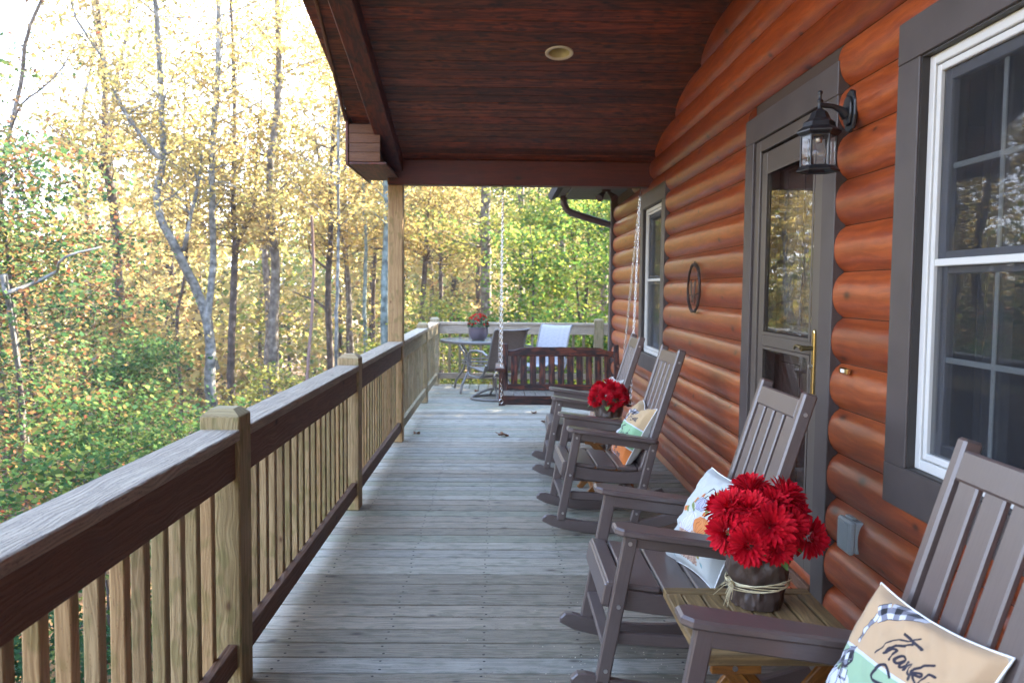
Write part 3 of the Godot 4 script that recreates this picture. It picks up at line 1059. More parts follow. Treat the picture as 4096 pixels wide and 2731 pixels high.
# ------------------------------------------------------------------ rocking chairs
func make_chair(label: String) -> Node3D:
	# built round its own base, facing -x; x values below are measured from the porch and shifted by 0.68
	var C := thing("rocking_chair", Vector3.ZERO, label, "rocking chair", "brown slatted rocking chairs along the log wall")
	var s := Vector3(-0.68, 0, 0)
	var rp := PackedVector2Array()
	var R := 1.22
	for i in 15:
		var x: float = lerpf(0.262, 1.13, i / 14.0)
		rp.push_back(Vector2(x, R - sqrt(R * R - (x - 0.66) * (x - 0.66)) + (0.012 if i == 0 or i == 14 else 0.0)))
	for i in 13:
		var x: float = lerpf(1.10, 0.315, i / 12.0)
		rp.push_back(Vector2(x, R - sqrt(R * R - (x - 0.66) * (x - 0.66)) + 0.068))
	rp.push_back(Vector2(0.285, 0.118))
	rp.push_back(Vector2(0.263, 0.098))
	var bm0 := MB.new()
	bm0.tube([Vector3(0, 0, -0.002), Vector3(0, 0, 0.002)], [0.0075], 8)
	var bolt := bm0.done()
	for e in [-1.0, 1.0]:
		var m := MB.new()
		m.extrude(rp, 0.034, Transform3D(Basis(), s + Vector3(0, 0, e * 0.275)), 0.005, ro())
		part(C, "rocker", m.done(), M.poly)
		m = MB.new()
		m.bar(s + Vector3(0.372, 0.085, e * 0.281), s + Vector3(0.470, 0.626, e * 0.281), 0.05, 0.036, Vector3(0, 0, 1), 0.005, ro())
		part(C, "front_leg", m.done(), M.poly)
		m = MB.new()
		m.bar(s + Vector3(0.815, 0.075, e * 0.281), s + Vector3(0.935, 0.572, e * 0.281), 0.05, 0.036, Vector3(0, 0, 1), 0.005, ro())
		part(C, "rear_leg", m.done(), M.poly)
		# arm: clipped front corners, tapering back
		var ap := PackedVector2Array([Vector2(-0.0, -0.035), Vector2(0.028, -0.058), Vector2(0.10, -0.060), Vector2(0.53, -0.036), Vector2(0.545, -0.02), Vector2(0.545, 0.03), Vector2(0.53, 0.044), Vector2(0.10, 0.058), Vector2(0.028, 0.056), Vector2(0.0, 0.035)])
		var dir := Vector3(0.545, -0.078, 0).normalized()
		var up := Vector3(-dir.y, dir.x, 0)
		m = MB.new()
		m.extrude(ap, 0.027, Transform3D(Basis(dir, dir.cross(-up), -up), s + Vector3(0.402, 0.641, e * 0.298)), 0.007, ro())
		part(C, "arm", m.done(), M.poly)
		m = MB.new()
		m.bar(s + Vector3(0.47, 0.598, e * 0.276), s + Vector3(0.935, 0.535, e * 0.276), 0.058, 0.024, Vector3(0, 0, 1), 0.004, ro())
		part(C, "arm_rail", m.done(), M.poly)
		m = MB.new()
		m.extrude(PackedVector2Array([Vector2(0.40, 0.422), Vector2(0.55, 0.392), Vector2(0.72, 0.372), Vector2(0.89, 0.372), Vector2(0.885, 0.30), Vector2(0.72, 0.30), Vector2(0.55, 0.318), Vector2(0.385, 0.345)]), 0.03, Transform3D(Basis(), s + Vector3(0, 0, e * 0.245)), 0.004, ro())
		part(C, "seat_rail", m.done(), M.poly)
		m = MB.new()
		m.bar(s + Vector3(0.862, 0.34, e * 0.237), s + Vector3(1.099, 1.108, e * 0.237), 0.05, 0.040, Vector3(0, 0, 1), 0.007, ro())
		part(C, "back_post", m.done(), M.poly)
		m = MB.new()
		m.bar(s + Vector3(0.43, 0.232, e * 0.25), s + Vector3(0.83, 0.205, e * 0.25), 0.045, 0.022, Vector3(0, 0, 1), 0.004, ro())
		part(C, "side_stretcher", m.done(), M.poly)
		for q in [Vector2(0.462, 0.585), Vector2(0.425, 0.36), Vector2(0.383, 0.13), Vector2(0.920, 0.51), Vector2(0.893, 0.40), Vector2(0.870, 0.30), Vector2(0.828, 0.125)]:
			part(C, "bolt_head", bolt, M.screw, s + Vector3(q.x, q.y, e * 0.301))
		part(C, "bolt_head", bolt, M.screw, s + Vector3(1.077, 1.035, e * 0.259))
	# seat: front board, nose and slats dipping towards the back
	var fm := MB.new()
	fm.bar(s + Vector3(0.382, 0.350, 0), s + Vector3(0.396, 0.428, 0), 0.03, 0.525, Vector3(0, 0, 1), 0.005, ro())
	part(C, "seat_front", fm.done(), M.poly)
	var sx := [0.388, 0.452, 0.583, 0.712, 0.838, 0.90]
	for i in 5:
		var xa: float = sx[i] + (0.0 if i == 0 else 0.005)
		var xb: float = sx[i + 1] - 0.005
		var ya := 0.438 - 0.13 * (xa - 0.388) + 0.02 * smoothstep(0.6, 0.9, xa)
		var yb := 0.438 - 0.13 * (xb - 0.388) + 0.02 * smoothstep(0.6, 0.9, xb)
		var m := MB.new()
		var d := Vector3(xb - xa, yb - ya, 0)
		var dn := d.normalized()
		m.box(Transform3D(Basis(dn, Vector3(-dn.y, dn.x, 0), Vector3(0, 0, 1)), s + Vector3((xa + xb) * 0.5, (ya + yb) * 0.5 - 0.009, 0)), Vector3(d.length(), 0.022, 0.522), 0.005, ro(), 2)
		part(C, "seat_slat", m.done(), M.poly)
	for i in 4:
		var zc := -0.165 + i * 0.11
		var m := MB.new()
		m.bar(s + Vector3(0.871, 0.385, zc * 0.97), s + Vector3(1.069, 1.025, zc), 0.020, 0.080, Vector3(0, 0, 1), 0.005, ro())
		part(C, "back_slat", m.done(), M.poly)
	var tm := MB.new()
	tm.bar(s + Vector3(1.060, 1.012, 0), s + Vector3(1.083, 1.085, 0), 0.026, 0.432, Vector3(0, 0, 1), 0.006, ro())
	part(C, "top_rail", tm.done(), M.poly)
	tm = MB.new()
	tm.bar(s + Vector3(0.872, 0.40, 0), s + Vector3(0.892, 0.465, 0), 0.024, 0.432, Vector3(0, 0, 1), 0.005, ro())
	part(C, "lower_back_rail", tm.done(), M.poly)
	tm = MB.new()
	tm.bar(s + Vector3(0.398, 0.20, -0.262), s + Vector3(0.398, 0.20, 0.262), 0.046, 0.024, Vector3(0, 1, 0), 0.004, ro())
	part(C, "front_stretcher", tm.done(), M.poly)
	tm = MB.new()
	tm.bar(s + Vector3(0.848, 0.19, -0.262), s + Vector3(0.848, 0.19, 0.262), 0.046, 0.024, Vector3(0, 1, 0), 0.004, ro())
	part(C, "rear_stretcher", tm.done(), M.poly)
	return C

func make_table(label: String) -> Node3D:
	var T := thing("folding_table", Vector3.ZERO, label, "side table", "folding teak side tables between the rocking chairs")
	var hx := 0.242
	var hz := 0.262
	var y := 0.459
	for e in [-1.0, 1.0]:
		part(T, "top_board", bb(-hx, hx, y - 0.02, y + 0.011, e * (hz - 0.026) - 0.026, e * (hz - 0.026) + 0.026, 0.003), pick("teak"))
		part(T, "top_board", bb(e * (hx - 0.024) - 0.024, e * (hx - 0.024) + 0.024, y - 0.02, y + 0.010, -hz + 0.053, hz - 0.053, 0.003), pick("teak"))
	for i in 6:
		var xc := -0.16 + i * 0.064
		part(T, "slat", bb(xc - 0.0285, xc + 0.0285, y - 0.012, y + 0.008, -hz + 0.053, hz - 0.053, 0.003), pick("teak"))
	for e in [-1.0, 1.0]:
		part(T, "bearer", bb(-0.20, -0.06, y - 0.060, y - 0.0205, e * 0.215 - 0.012, e * 0.215 + 0.012, 0.003), M.teak_leg)
		for g in [-1.0, 1.0]:
			var zc: float = e * (0.205 if g > 0 else 0.180)
			var m := MB.new()
			m.bar(Vector3(g * -0.165, y - 0.03, zc), Vector3(g * 0.20, 0.0, zc), 0.042, 0.02, Vector3(0, 0, 1), 0.003, ro())
			part(T, "leg", m.done(), M.teak_leg)
		var b := MB.new()
		b.tube([Vector3(-0.135, y - 0.042, e * 0.227), Vector3(-0.135, y - 0.042, e * 0.231)], [0.008], 8)
		part(T, "bolt", b.done(), M.screw)
	for g in [-1.0, 1.0]:
		part(T, "stretcher", bb(g * 0.13 - 0.015, g * 0.13 + 0.015, 0.06, 0.078, -0.17, 0.17, 0.003), M.teak_leg)
	return T


# ------------------------------------------------------------------ print for the cushions
func dot(im: Image, x: float, y: float, r: float, c: Color) -> void:
	var w := im.get_width()
	for j in range(int(floor(y - r)), int(ceil(y + r)) + 1):
		for i in range(int(floor(x - r)), int(ceil(x + r)) + 1):
			if i >= 0 and j >= 0 and i < w and j < im.get_height():
				var d := Vector2(i + 0.5 - x, j + 0.5 - y).length()
				if d < r + 0.5:
					im.set_pixel(i, j, im.get_pixel(i, j).lerp(c, clampf(r + 0.5 - d, 0, 1) * c.a))

# a pen stroke through points (smoothed), in texture pixels
func pen(im: Image, pts: Array, r: float, c: Color, at := Vector2.ZERO, k := 1.0) -> void:
	var m := pts.size()
	for i in m - 1:
		var p0: Vector2 = pts[maxi(i - 1, 0)]
		var p1: Vector2 = pts[i]
		var p2: Vector2 = pts[i + 1]
		var p3: Vector2 = pts[mini(i + 2, m - 1)]
		var st := int(p1.distance_to(p2) * k / maxf(1.0, r * 0.5)) + 2
		for q in st:
			var p := p1.cubic_interpolate(p2, p0, p3, float(q) / st)
			dot(im, at.x + p.x * k, at.y + p.y * k, r, c)

func V(a: Array) -> Array:
	var o := []
	for i in a.size() / 2:
		o.push_back(Vector2(a[i * 2], a[i * 2 + 1]))
	return o

func plaid(im: Image, path: Array, w: float) -> void:
	# a checked ribbon along a path
	var run := 0.0
	for i in path.size() - 1:
		var a: Vector2 = path[i]
		var b: Vector2 = path[i + 1]
		var d := (b - a).normalized()
		var sd := Vector2(-d.y, d.x)
		var len := a.distance_to(b)
		var q := 0.0
		while q < len:
			var s := -w
			while s <= w:
				var u := int(floor((run + q) / 24.0)) % 2
				var vv := int(floor((s + w) / 22.0)) % 2
				var col := Color(0.93, 0.93, 0.95)
				if u + vv == 1:
					col = Color(0.55, 0.55, 0.60)
				elif u + vv == 2:
					col = Color(0.10, 0.10, 0.12)
				if absf(s) > w - 1.6:
					col = Color(0.12, 0.10, 0.12)
				var p := a + d * q + sd * s
				dot(im, p.x, p.y, 1.0, col)
				s += 1.0
			q += 1.0
		run += len

func leafprint(im: Image, p: Vector2, ang: float, l: float, c: Color) -> void:
	var d := Vector2(cos(ang), sin(ang))
	var i := 0.0
	while i < l:
		var w := sin(PI * i / l) * l * 0.24
		dot(im, p.x + d.x * i, p.y + d.y * i, w, c)
		i += 1.5
	pen(im, [p, p + d * l], 0.8, c.darkened(0.5))

func pumpkin(im: Image, p: Vector2, r: float, c: Color, line: Color) -> void:
	for k in [-0.62, 0.62, -0.32, 0.32, 0.0]:
		var s := -1.0
		while s <= 1.0:
			dot(im, p.x + k * r, p.y + s * r * 0.45, r * 0.42 * (1.0 - 0.25 * s * s), c)
			s += 0.1
	for k in [-1.0, -0.6, -0.25, 0.25, 0.6, 1.0]:
		pen(im, [p + Vector2(k * r * 0.3, -r * 0.75), p + Vector2(k * r * 1.02, 0), p + Vector2(k * r * 0.4, r * 0.78)], 1.0, line)
	pen(im, [p + Vector2(0, -r * 0.75), p + Vector2(r * 0.1, -r * 1.0), p + Vector2(r * 0.3, -r * 1.15)], r * 0.07, Color(0.35, 0.33, 0.2))

const INK := Color(0.16, 0.14, 0.20)

func print_home() -> Texture2D:
	var im := Image.create(512, 512, false, Image.FORMAT_RGB8)
	im.fill(Color(0.84, 0.71, 0.53))
	im.fill_rect(Rect2i(0, 205, 512, 170), Color(0.62, 0.79, 0.60))
	im.fill_rect(Rect2i(0, 375, 512, 137), Color(0.92, 0.52, 0.22))
	im.fill_rect(Rect2i(0, 200, 512, 9), Color(0.88, 0.92, 0.94))
	im.fill_rect(Rect2i(0, 370, 512, 9), Color(0.88, 0.92, 0.94))
	plaid(im, V([120, 512, 95, 420, 80, 330, 100, 240, 110, 180, 150, 100, 210, 55, 330, 20, 400, -5]), 26.0)
	pumpkin(im, Vector2(95, 300), 62.0, Color(0.93, 0.93, 0.95), INK)
	for q in [Vector2(215, 60), Vector2(215, 385)]:
		var k := 1.0
		pen(im, V([18, 0, 14, 50, 0, 115]), 5.0, INK, q, k)
		pen(im, V([78, -10, 66, 50, 52, 112]), 4.5, INK, q, k)
		pen(im, V([-6, 66, 30, 58, 74, 48, 90, 44]), 4.0, INK, q, k)
		pen(im, V([108, 76, 92, 82, 90, 102, 104, 106, 116, 92, 110, 76, 126, 84, 136, 72, 134, 104, 150, 74, 156, 78, 154, 102, 170, 74, 177, 78, 176, 102, 194, 90, 208, 80, 200, 68, 188, 84, 194, 104, 216, 100]), 3.8, INK, q, k)
	var q2 := Vector2(205, 235)
	pen(im, V([52, 0, 20, 8, 18, 34, 48, 52, 44, 88, 4, 96, -8, 80]), 5.0, INK, q2)
	pen(im, V([62, 56, 66, 88, 84, 60, 90, 88, 108, 58, 118, 82, 138, 70, 132, 56, 122, 76, 134, 90, 152, 76, 168, 64, 160, 54, 150, 74, 162, 90, 190, 66, 202, 10, 192, 84, 210, 88]), 3.6, INK, q2)
	pen(im, V([178, 46, 220, 40]), 3.4, INK, q2)
	return ImageTexture.create_from_image(im)

func print_thankful() -> Texture2D:
	var im := Image.create(512, 512, false, Image.FORMAT_RGB8)
	im.fill(Color(0.84, 0.70, 0.54))
	im.fill_rect(Rect2i(0, 202, 512, 150), Color(0.66, 0.78, 0.63))
	im.fill_rect(Rect2i(0, 348, 512, 164), Color(0.92, 0.55, 0.25))
	im.fill_rect(Rect2i(0, 198, 512, 10), Color(0.88, 0.90, 0.94))
	im.fill_rect(Rect2i(0, 344, 512, 9), Color(0.88, 0.90, 0.94))
	plaid(im, V([235, -10, 190, 18, 140, 42, 104, 78]), 30.0)
	plaid(im, V([104, 78, 96, 120, 84, 180]), 12.0)
	pumpkin(im, Vector2(70, 335), 74.0, Color(0.92, 0.92, 0.95), INK)
	plaid(im, V([20, 262, 60, 238, 108, 214]), 24.0)
	plaid(im, V([76, 230, 102, 270, 106, 300]), 18.0)
	pen(im, V([30, 300, 60, 250, 92, 214, 116, 226, 108, 262, 84, 250]), 3.5, INK)
	# Thankful
	var q := Vector2(196, 70)
	pen(im, V([48, 10, 96, 18, 156, 24]), 4.6, INK, q, 0.88)
	pen(im, V([112, -6, 74, 22, 34, 44, 12, 84, -14, 122]), 2.8, INK, q, 0.88)
	pen(im, V([96, 26, 62, 48, 40, 76, 28, 104, 46, 78, 62, 74, 58, 108, 64, 112]), 3.8, INK, q, 0.88)
	pen(im, V([98, 80, 84, 78, 76, 102, 88, 108, 102, 82, 98, 108, 108, 112, 122, 84, 120, 114, 136, 86, 146, 88, 142, 114, 154, 116]), 3.8, INK, q, 0.88)
	pen(im, V([214, 48, 186, 68, 166, 100, 152, 132, 174, 104, 196, 92, 200, 102, 176, 110, 196, 128, 206, 132]), 3.8, INK, q, 0.88)
	pen(im, V([242, 78, 220, 84, 206, 124, 190, 162, 196, 170, 212, 142, 222, 124, 214, 122]), 3.6, INK, q, 0.88)
	pen(im, V([236, 106, 230, 130, 246, 128, 256, 106, 254, 132, 268, 134, 300, 92, 318, 76, 322, 88, 288, 118, 280, 140, 300, 138]), 3.8, INK, q, 0.88)
	# top of the next line
	pen(im, V([150, 340, 120, 318, 96, 340, 104, 372, 140, 368]), 4.2, INK, Vector2(130, -130))
	return ImageTexture.create_from_image(im)

func print_harvest() -> Texture2D:
	var im := Image.create(512, 512, false, Image.FORMAT_RGB8)
	im.fill(Color(0.82, 0.83, 0.80))
	# woven basket
	for j in 20:
		for i in 16:
			var c := Color(0.80, 0.66, 0.56) if (i + j) % 2 == 0 else Color(0.70, 0.54, 0.45)
			var x := 130 + i * 16 + (j % 2) * 8
			var y := 330 + j * 7
			dot(im, x, y, 6.5, c)
			pen(im, [Vector2(x - 6, y + 4), Vector2(x + 6, y + 4)], 0.8, Color(0.5, 0.37, 0.31))
	pen(im, V([118, 322, 250, 336, 390, 320]), 7.0, Color(0.76, 0.62, 0.53))
	for q in [[Vector2(150, 170), 0.4], [Vector2(330, 200), 2.4], [Vector2(200, 130), 1.2], [Vector2(280, 130), -0.6], [Vector2(350, 260), 0.2], [Vector2(120, 230), 2.8]]:
		leafprint(im, q[0], q[1], 60, Color(0.90, 0.50, 0.22))
		leafprint(im, q[0] + Vector2(14, 22), q[1] + 0.9, 52, Color(0.55, 0.60, 0.32))
	pumpkin(im, Vector2(190, 290), 66.0, Color(0.90, 0.89, 0.93), Color(0.60, 0.55, 0.72))
	pumpkin(im, Vector2(320, 285), 52.0, Color(0.90, 0.55, 0.28), Color(0.62, 0.32, 0.14))
	pumpkin(im, Vector2(240, 190), 46.0, Color(0.74, 0.73, 0.80), Color(0.25, 0.25, 0.32))
	pen(im, V([205, 150, 230, 110, 262, 90, 300, 120, 330, 96]), 3.0, Color(0.22, 0.24, 0.28))
	for k in 7:
		leafprint(im, Vector2(370, 330 + k * 13), 0.5 if k % 2 == 0 else 2.5, 44, Color(0.62, 0.55, 0.24))
	pen(im, V([372, 320, 366, 380, 376, 430]), 2.0, Color(0.42, 0.45, 0.38))
	for q in [Vector2(90, 400), Vector2(430, 300), Vector2(420, 440), Vector2(150, 480), Vector2(300, 60)]:
		leafprint(im, q, 0.8, 26, Color(0.62, 0.75, 0.76))
	return ImageTexture.create_from_image(im)

func make_pillow(called_label: String, tex: Texture2D, tr: Transform3D, w: float, h: float, thick: float, sd: int, chop := 0.0) -> void:
	var f := FastNoiseLite.new()
	f.seed = sd
	f.frequency = 1.0
	var P := thing("throw_pillow", tr.origin, called_label, "pillow", "printed cushions on the rocking chairs")
	P.basis = tr.basis
	var N := 26
	for side in [1.0, -1.0]:
		var rows := []
		for j in N + 1:
			var row := []
			for i in N + 1:
				var u := -1.0 + 2.0 * i / N
				var v := -1.0 + 2.0 * j / N
				var e := (1.0 - u * u) * (1.0 - v * v)
				var x := u * (1.0 - 0.10 * (1.0 - v * v) * absf(u))
				var y := v * (1.0 - 0.10 * (1.0 - u * u) * absf(v))
				# a chop pressed into the top edge
				if chop > 0.0:
					y -= chop * exp(-u * u * 7.0) * smoothstep(0.0, 1.0, v)
				var z: float = thick * pow(maxf(e, 0.0), 0.32) * side
				var wr := f.get_noise_2d(u * 2.2 + side * 5.0, v * 2.2) * 0.013 + f.get_noise_2d(u * 5.0, v * 5.0 + side) * 0.010
				z += wr * minf(1.0, e * 4.0)
				if e < 0.0001:
					z = 0.0
				row.push_back(Vector3(x * w * 0.5, y * h * 0.5, z))
			rows.push_back(row)
		var m := MB.new()
		m.grid(rows, side < 0.0)
		for q in m.t.size():
			m.t[q] = Vector2(m.t[q].x, 1.0 - m.t[q].y)
		var mt := StandardMaterial3D.new()
		mt.roughness = 0.9
		mt.rim_enabled = true
		mt.rim = 0.3
		if side > 0.0:
			mt.albedo_texture = tex
			mt.albedo_color = Color(0.86, 0.86, 0.85)
		else:
			mt.albedo_color = Color(0.78, 0.77, 0.72)
		part(P, "cover_front" if side > 0.0 else "cover_back", m.done(), mt)
		if side > 0.0:
			var ring := []
			for i in N:
				ring.push_back(rows[0][i])
			for i in N:
				ring.push_back(rows[i][N])
			for i in N:
				ring.push_back(rows[N][N - i])
			for i in N:
				ring.push_back(rows[N - i][0])
			var pm := MB.new()
			pm.tube(ring, [0.0028], 5, true)
			part(P, "piping", pm.done(), M.white_print)


# ------------------------------------------------------------------ flowers
func bloom(sd: int, r: float) -> ArrayMesh:
	# layered petals of a large mum: outer ones spread and droop, inner ones stand and curl in
	var g := RandomNumberGenerator.new()
	g.seed = sd
	var m := MB.new()
	m.use_c = true
	var layers := [[22, 0.74, -0.45], [24, 0.76, -0.18], [24, 0.76, 0.08], [22, 0.74, 0.34], [19, 0.72, 0.60], [15, 0.68, 0.85], [11, 0.60, 1.10], [6, 0.50, 1.36]]
	for li in layers.size():
		var L: Array = layers[li]
		for k in L[0]:
			var az: float = TAU * (k + 0.5 * (li % 2)) / L[0] + g.randf_range(-0.14, 0.14)
			var el: float = L[2] + g.randf_range(-0.14, 0.14)
			var len: float = r * L[1] * g.randf_range(0.85, 1.08)
			var wd: float = len * 0.075 + r * 0.018
			var out := Vector3(cos(az), 0, sin(az))
			var sd2 := Vector3(-sin(az), 0, cos(az))
			var col := Color(0.40, 0.003, 0.010).lerp(Color(0.60, 0.007, 0.020), g.randf()) * (1.0 if li < 4 else 0.9)
			m.tint = col
			var p := Vector3(0, sin(el) * r * 0.34, 0) + out * cos(el) * r * 0.30
			var prev := -1
			var seg := 5
			for s in seg + 1:
				var q := float(s) / seg
				var e2: float = el + (0.55 if li < 3 else 0.35) * (0.4 - q) + (0.5 * q * q if li < 2 else 0.0)
				var d := out * cos(e2) + Vector3.UP * sin(e2)
				if s > 0:
					p += d * len / seg
				var nn := (Vector3.UP * cos(e2) - out * sin(e2)).normalized()
				var w := wd * (0.35 + 0.9 * sin(PI * pow(q, 1.35) * 0.93))
				if s == seg:
					w = 0.0
				var lift := nn * w * 0.35
				var i := m.add(p + sd2 * w + lift, (nn - sd2 * 0.5).normalized(), Vector2(0, q))
				m.add(p, nn, Vector2(0.5, q))
				m.add(p - sd2 * w + lift, (nn + sd2 * 0.5).normalized(), Vector2(1, q))
				if prev >= 0:
					m.tri(prev, prev + 1, i)
					m.tri(prev + 1, i + 1, i)
					m.tri(prev + 1, prev + 2, i + 1)
					m.tri(prev + 2, i + 2, i + 1)
				prev = i
	return m.done()

func green_leaf(a: Vector3, dir: Vector3, nn: Vector3, l: float, w: float, sd: int) -> ArrayMesh:
	var m := MB.new()
	m.use_c = true
	m.tint = Color(0.10, 0.20, 0.045).lerp(Color(0.20, 0.30, 0.08), fposmod(sd * 0.37, 1.0))
	var s := dir.cross(nn).normalized()
	var rows := []
	for j in 7:
		var q := j / 6.0
		var row := []
		var wd := w * sin(PI * clampf(q * 0.92 + 0.06, 0, 1)) * (1.0 + 0.15 * (j % 2))
		for i in 5:
			var e := -1.0 + i * 0.5
			row.push_back(a + dir * l * q - nn * (q * q * l * 0.35) + s * e * wd + nn * absf(e) * wd * 0.3)
		rows.push_back(row)
	m.grid(rows)
	return m.done()

func wrapped_pot(at: Vector3, label: String, sd: int, open_top: bool, spots: Array, br: float) -> void:
	var P := thing("flower_pot", at, label, "flower pot", "red silk mums in brown paper on the side tables")
	var f := FastNoiseLite.new()
	f.seed = sd
	f.frequency = 1.0
	var rows := []
	var NA := 72
	var NH := 22
	for j in NH + 1:
		var q := float(j) / NH
		var row := []
		for i in NA + 1:
			var a := TAU * i / NA
			var ca := cos(a)
			var sa := sin(a)
			var r := lerpf(0.078, 0.106, q)
			var flare := smoothstep(0.55, 1.0, q)
			var fold := f.get_noise_3d(ca * 1.5 + q * 0.5, sa * 1.5, q * 1.3)
			var fine := f.get_noise_3d(ca * 6.0, sa * 6.0, q * 4.0)
			r += fold * 0.026 * (0.3 + q) + f.get_noise_3d(ca * 3.4 + q, sa * 3.4 - q * 0.8, q * 2.2) * 0.013 + fine * 0.002
			r -= 0.010 * exp(-pow((q - 0.32) * 9.0, 2.0))
			if open_top:
				r += flare * (0.020 + 0.045 * f.get_noise_2d(ca * 1.7 + 9.0, sa * 1.7))
			var y := q * 0.205
			y += flare * 0.02 * f.get_noise_2d(ca * 3.0 - 4.0, sa * 3.0)
			if open_top:
				y += flare * 0.03 * (1.0 + f.get_noise_2d(ca * 2.0 + 3.0, sa * 2.0))
			row.push_back(Vector3(ca * r, y, sa * r))
		row[NA] = row[0]
		rows.push_back(row)
	var m := MB.new()
	m.grid(rows)
	part(P, "paper_wrap", m.done(), M.paper)
	m = MB.new()
	m.lathe([Vector2(0.001, 0.15), Vector2(0.09, 0.15)], 20)
	part(P, "foam_filling", m.done(), M.soil)
	# raffia tie with a knot and loose ends
	var rm := MB.new()
	for k in 6:
		var ring := []
		for i in 26:
			var a := TAU * i / 26.0
			var r := 0.0935 + 0.003 * sin(a * 5.0 + k) + 0.0012 * k + 0.005 * f.get_noise_2d(cos(a) * 4.0 + k, sin(a) * 4.0)
			ring.push_back(Vector3(cos(a) * r, 0.062 + 0.0045 * k + 0.006 * sin(a + 0.6) + 0.004 * sin(a * 2.0 + k * 1.3), sin(a) * r))
		rm.tube(ring, [0.0022], 4, true)
	for k in 22:
		var a0 := Vector3(-0.088, 0.078, 0.045)
		var d := Vector3(-rng.randf_range(0.2, 1.0), rng.randf_range(-1.1, 0.5), rng.randf_range(-0.3, 1.0)).normalized()
		var l := rng.randf_range(0.02, 0.075)
		rm.tube([a0, a0 + d * l * 0.5 + Vector3(0, 0.006, 0), a0 + d * l + Vector3(0, -0.012, 0)], [0.0016, 0.0013, 0.0007], 4)
	part(P, "raffia_tie", rm.done(), M.raffia)
	var meshes := []
	for k in 4:
		meshes.push_back(bloom(sd * 10 + k, br))
	for k in spots.size():
		var q: Array = spots[k]
		var o := part(P, "bloom", meshes[k % 4], M.petal, q[0])
		var up: Vector3 = q[1]
		up = up.normalized()
		var xx := up.cross(Vector3(0.3, 0.2, 1.0)).normalized()
		var sc: float = q[2]
		o.basis = Basis(xx, up, xx.cross(up)).rotated(up, k * 1.3).scaled(Vector3(sc, sc, sc))
		var stem := MB.new()
		stem.use_c = true
		stem.tint = Color(0.10, 0.17, 0.05)
		stem.tube([q[0] - up * 0.01, q[0] * 0.5 + Vector3(0, 0.08, 0), Vector3(0, 0.12, 0)], [0.004], 5)
		part(P, "stem", stem.done(), M.leafy)
	for k in 13:
		var a := TAU * k / 13.0 + 0.3
		var d := Vector3(cos(a), rng.randf_range(-0.25, 0.25), sin(a)).normalized()
		part(P, "leaf", green_leaf(Vector3(cos(a) * 0.055, 0.205 + rng.randf_range(-0.01, 0.02), sin(a) * 0.055), d, Vector3.UP, rng.randf_range(0.07, 0.10), 0.024, k + sd), M.leafy)


# ------------------------------------------------------------------ swing
func chain_mesh(a: Vector3, b: Vector3, link := 0.036) -> ArrayMesh:
	var m := MB.new()
	var d := (b - a).normalized()
	var u := d.cross(Vector3(0.6, 0.1, 0.8)).normalized()
	var w := d.cross(u)
	var n := int((b - a).length() / (link * 0.74))
	for i in n:
		var c := a.lerp(b, (i + 0.5) / n)
		var s := u if i % 2 == 0 else w
		s = (s + (w if i % 2 == 0 else -u) * 0.35).normalized()
		var loop := []
		for k in 12:
			var an := TAU * k / 12.0
			var lx := cos(an)
			loop.push_back(c + d * (signf(lx) * (link * 0.5 - 0.010) + lx * 0.0085) + s * sin(an) * 0.0088)
		m.tube(loop, [0.0030], 5, true)
	return m.done()

